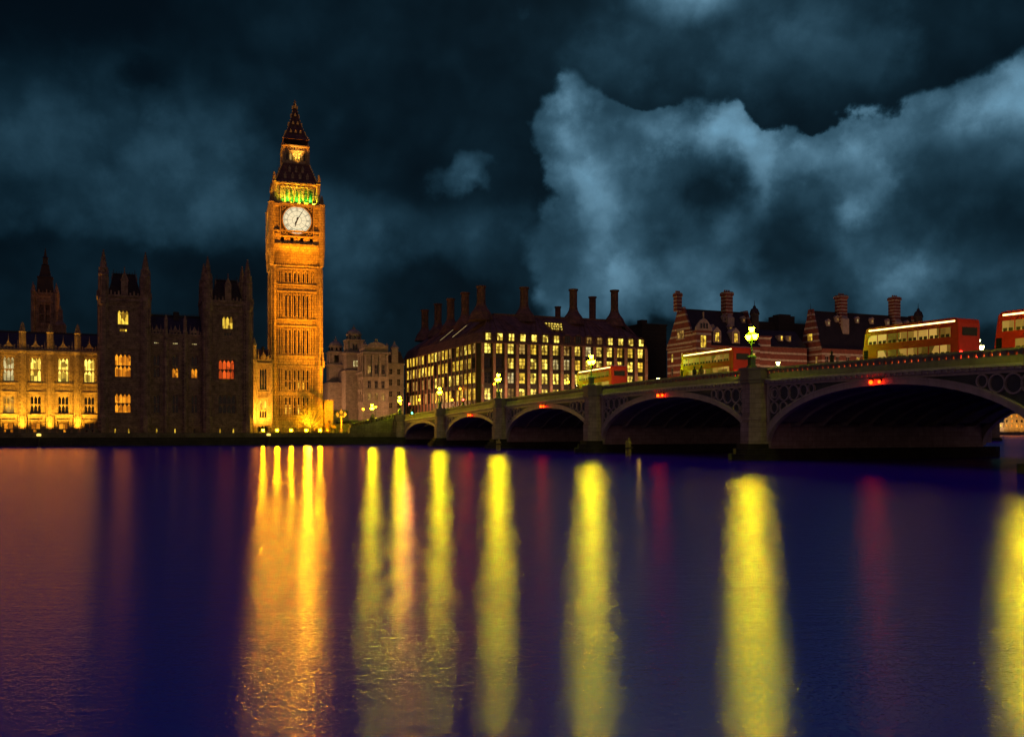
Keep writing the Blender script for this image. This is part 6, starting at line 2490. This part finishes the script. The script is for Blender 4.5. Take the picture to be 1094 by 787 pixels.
# segmental pediment over the corner
pd = MB()
arc = [(WF / 2 - 3.4, zg(372))] + [(WF / 2 - 3.4 * math.cos(PI * k / 8), zg(372) + 1.9 * math.sin(PI * k / 8)) for k in range(1, 8)] + [(WF / 2 + 3.4, zg(372))]
pd.plate(arc, -.6, 2.0)
pd.box(WF / 2 - .5, WF / 2 + .5, -.2, .8, zg(372) + 1.8, zg(372) + 3.0)
for x in (.5, WF - .5):
    pd.sq(x, .5, [(.5, zg(372)), (.45, zg(370.5)), (.7, zg(370)), (.1, zg(367))])
pd.build('pediment', pale_stone, gov)
rnd = random.Random(5)
for c in cl:
    for a, b in side_rows:
        window(gov, 'L', 0, c - .8, c + .8, a, b, .3, lit_dim if rnd.random() < .15 else dark_glass, pale_stone, 2, 2, False, bar=.13)
for c in fr_cols:
    for a, b in rows:
        window(gov, 'F', 0, c - .62, c + .62, a, b, .3, lit_dim if rnd.random() < .3 else dark_glass, pale_stone, 2, 2, False, bar=.13)


def local_from_px(px, y):
    """x on the building frame of what is seen at column px at local depth y"""
    k = (px - 547) / F_PX
    c, s = math.cos(GR), math.sin(GR)
    # world = (gx + c*x - s*y, 335 + s*x + c*y)
    return (k * (335 + c * y) - gx + s * y) / (c - k * s)


for px, yl, top_, scale in ((378, 16.0, 346.5, 1.0), (358.5, 40.0, 359, .95)):
    xl = local_from_px(px, yl)
    d = 335 + math.sin(GR) * xl + math.cos(GR) * yl
    q = lambda py: ZZ(py + (top_ - 346.5), d) - ST
    r = 3.1 * scale
    m = MB()
    m.sq(xl, yl, [(r * 1.18, 0), (r * 1.18, q(398)), (r * 1.3, q(397)), (r * 1.3, q(396)), (r * 1.05, q(395.5)), (r * 1.05, q(379)), (r * 1.25, q(378.4)), (r * 1.25, q(377)), (r * .95, q(376.5))])
    for f, o_ in (('F', yl - r * .9), ('L', xl - r * .9), ('R', xl + r * .9)):
        cc = xl if f == 'F' else yl
        m.wall(f, o_, cc - r * .9, cc + r * .9, q(377), q(364), [(cc - r * .32, cc + r * .32, q(375), q(367.5))], .5)
    m.add([(xl - r * .9, yl + r * .9, q(377)), (xl + r * .9, yl + r * .9, q(377)), (xl + r * .9, yl + r * .9, q(364)), (xl - r * .9, yl + r * .9, q(364))], [(0, 1, 2, 3)])
    for sx in (-1, 1):
        for sy in (-1, 1):
            m.lathe(xl + sx * r * .9, yl + sy * r * .9, [(r * .16, q(377)), (r * .16, q(365))], 8)
    m.sq(xl, yl, [(r * 1.1, q(365)), (r * 1.15, q(363.6))])
    m.lathe(xl, yl, [(r * .85, q(363.6)), (r * .85, q(358.5)), (r * 1.0, q(358)), (r * 1.0, q(357.3))], 8)
    tb_ = m.build('dome_turret', pale_stone, gov)
    m = MB()
    for k in range(8):
        a = 2 * PI * k / 8
        m.box(xl + r * .8 * math.cos(a) - .3, xl + r * .8 * math.cos(a) + .3, yl + r * .8 * math.sin(a) - .3, yl + r * .8 * math.sin(a) + .3, q(362.3), q(359.6))
    m.build('louvres', dark_glass, tb_)
    MB().lathe(xl, yl, [(r * .9, q(357.3)), (r * .88, q(356)), (r * .72, q(354)), (r * .42, q(352.2)), (r * .2, q(351.6)), (r * .22, q(350)), (r * .06, q(349.4)), (.05, q(346.5))], 16).build('dome', pale_stone, tb_)
    if px == 378:
        window(gov, 'F', yl - r * 1.05, xl - .95, xl + .95, q(392.5), q(385.5), -.16, lit_pale, pale_stone, 2, 2, False, bar=.12)
        window(gov, 'F', yl - r * .9, xl - r * .3, xl + r * .3, q(375), q(367.5), .3, dark_glass, pale_stone, 2, 1, True, bar=.12)
    else:
        window(gov, 'F', yl - r * 1.18, xl - .9, xl + .9, ZZ(437.5, d) - ST, ZZ(431, d) - ST, -.16, MATS.get('lit_window_green_white') or glow('lit_window_green_white', (.95, .95, .35), 1.0, .3, False), pale_stone, 2, 2, False, bar=.12)
        window(gov, 'F', yl - r * 1.18, xl - .9, xl + .9, ZZ(425, d) - ST, ZZ(419.5, d) - ST, -.16, lit_bright, pale_stone, 2, 2, False, bar=.12)
m = MB()
m.box(-3, 10, 22, 60, 0, zg(392)).box(-8, -.05, 30, 60, 0, zg(405))
m.build('rear_range', pale_stone, gov)
# slate roofed stone houses at its right
hs_ = thing('stone_corner_house', (local_from_px(412, 8) + gx, 345, ST), 'tall stone house with steep slate roof and turret between domed building and office block', 'building', None, GR)
hx = (413 - 547) / F_PX * 346
hs_.location = (hx, 346, ST)
zh = lambda py: ZZ(py, 348) - ST
m = MB()
cl2 = [1.6, 4.6]
hh = [(c - .6, c + .6, zh(a), zh(b)) for c in cl2 for a, b in ((436, 430), (424, 418), (412, 405), (400, 394))]
m.wall('F', 0, 0, 6.5, 0, zh(388), hh, .4).wall('L', 0, 0, 10, 0, zh(388), [], .4).wall('R', 6.5, 0, 10, 0, zh(388), [], .4)
m.fbox('F', 0, -.3, 6.8, zh(390), zh(388.5), -.5, .02)
m.fbox('F', 0, -.3, 6.8, zh(415), zh(414), -.3, .02)
m.build('wall', pale_stone, hs_)
for a, b, z0, z1 in hh:
    window(hs_, 'F', 0, a, b, z0, z1, .25, lit_yellow if rnd.random() < .2 else dark_glass, pale_stone, 2, 2, False, bar=.1)
MB().sq(3.25, 5, [((3.6, 5.3), zh(388)), ((2.2, 4), zh(376)), ((2.2, 4), zh(375.5))]).build('roof', slate, hs_)
m = MB().sq(3.0, .5, [(1.2, zh(388)), (1.2, zh(373)), (1.4, zh(372.5)), (1.3, zh(371)), (.4, zh(368)), (.05, zh(364))])
m.build('turret', pale_stone, hs_)
for px, y in ((406, 426), (424, 428)):
    pass
# warm street light washing these facades
for dx, dy, e in ((-20, -12, 14000), (16, -9, 7000), (-26, 12, 8000)):
    point('street_glow_lamp', (gx + dx, 335 + dy, ST + 5), e, (1.0, .46, .17), .4)

# dark lower mass joining the palace to the street, behind the lodge
lowr = thing('low_range', W(TT(343, 44), 44, GZ), 'low dark range with one lit window behind the lodge', 'building')
wl2 = TT(372, 44) - TT(343, 44)
zl2 = ZZ(418, DD(TT(355, 44), 44)) - GZ
MB().wall('F', 0, 0, wl2, 0, zl2 * .55, [], .3).box(0, wl2, .1, 8, 0, zl2 * .5).box(-.1, wl2 + .1, -.2, .0, zl2 * .55 - .4, zl2 * .55).build('wall', pale_stone, lowr)

# ------------------------------------------------------------------ distant bank seen under the last arch
fv = 620
for i, (p0, p1, py, mt, lb, ww) in enumerate(((1048, 1072, 449, cream_trim, 'distant pale arcaded building under the right end of the fifth arch', lit_bright), (1073, 1100, 437, gold_stone, 'distant orange lit gabled building under the right end of the fifth arch', lit_orange),
                                              (1101, 1150, 442, cream_trim, 'distant lit building just past the right edge of the picture', lit_bright))):
    D_ = 880.0
    xa, xb = (p0 - 547) / F_PX * D_, (p1 - 547) / F_PX * D_
    o = thing('riverside_building', (xa, D_, 3), lb, 'building', None, 0)
    L_ = xb - xa
    zt = ZZ(py, D_) - 3
    nb = max(3, int(L_ / 4))
    hs = []
    for k in range(nb):
        c = (k + .5) * L_ / nb
        for fl in range(1, int(zt / 4.5)):
            hs.append((c - 1.1, c + 1.1, fl * 4.4, fl * 4.4 + 3))
    m = MB().wall('F', 0, 0, L_, 0, zt * .8, hs, .5)
    m.fbox('F', 0, 0, L_, zt * .78, zt * .8, -.5, .02)
    for k in range(nb + 1):
        m.fbox('F', 0, k * L_ / nb - .5, k * L_ / nb + .5, 0, 4, -.6, .02)
    m.build('wall', mt, o)
    MB().add([(0, 0, zt * .8), (L_, 0, zt * .8), (L_ * .75, 8, zt * 1.1), (L_ * .25, 8, zt * 1.1)], [(0, 1, 2, 3), (0, 3, 1)]).build('roof', gold_stone if i == 1 else slate, o)
    rnd = random.Random(i)
    for a, b, z0, z1 in hs:
        window(o, 'F', 0, a, b, z0, z1, .3, ww if rnd.random() < .75 else dark_glass, mt, 1, 1, False, bar=.3)
    for k in range(3):
        spot('distant_floodlight', (xa + L_ * (k + .5) / 3, D_ - 14, 4), (xa + L_ * (k + .5) / 3, D_, 14), 9000, (1, .5, .1) if i == 1 else (1, .75, .35), 100, .9, .5)
# far embankment
tag(MB().prism([(330, 872), (900, 872), (900, 1200), (330, 1200)], -1, 3.2).build('far_bank_ground', emb_stone), kind='structure')
# south bank under and behind the photographer
tag(MB().prism([W2(-500, -246), W2(300, -246), W2(300, -420), W2(-500, -420)], -2, 1.6).build('south_bank_ground', paving), kind='structure')
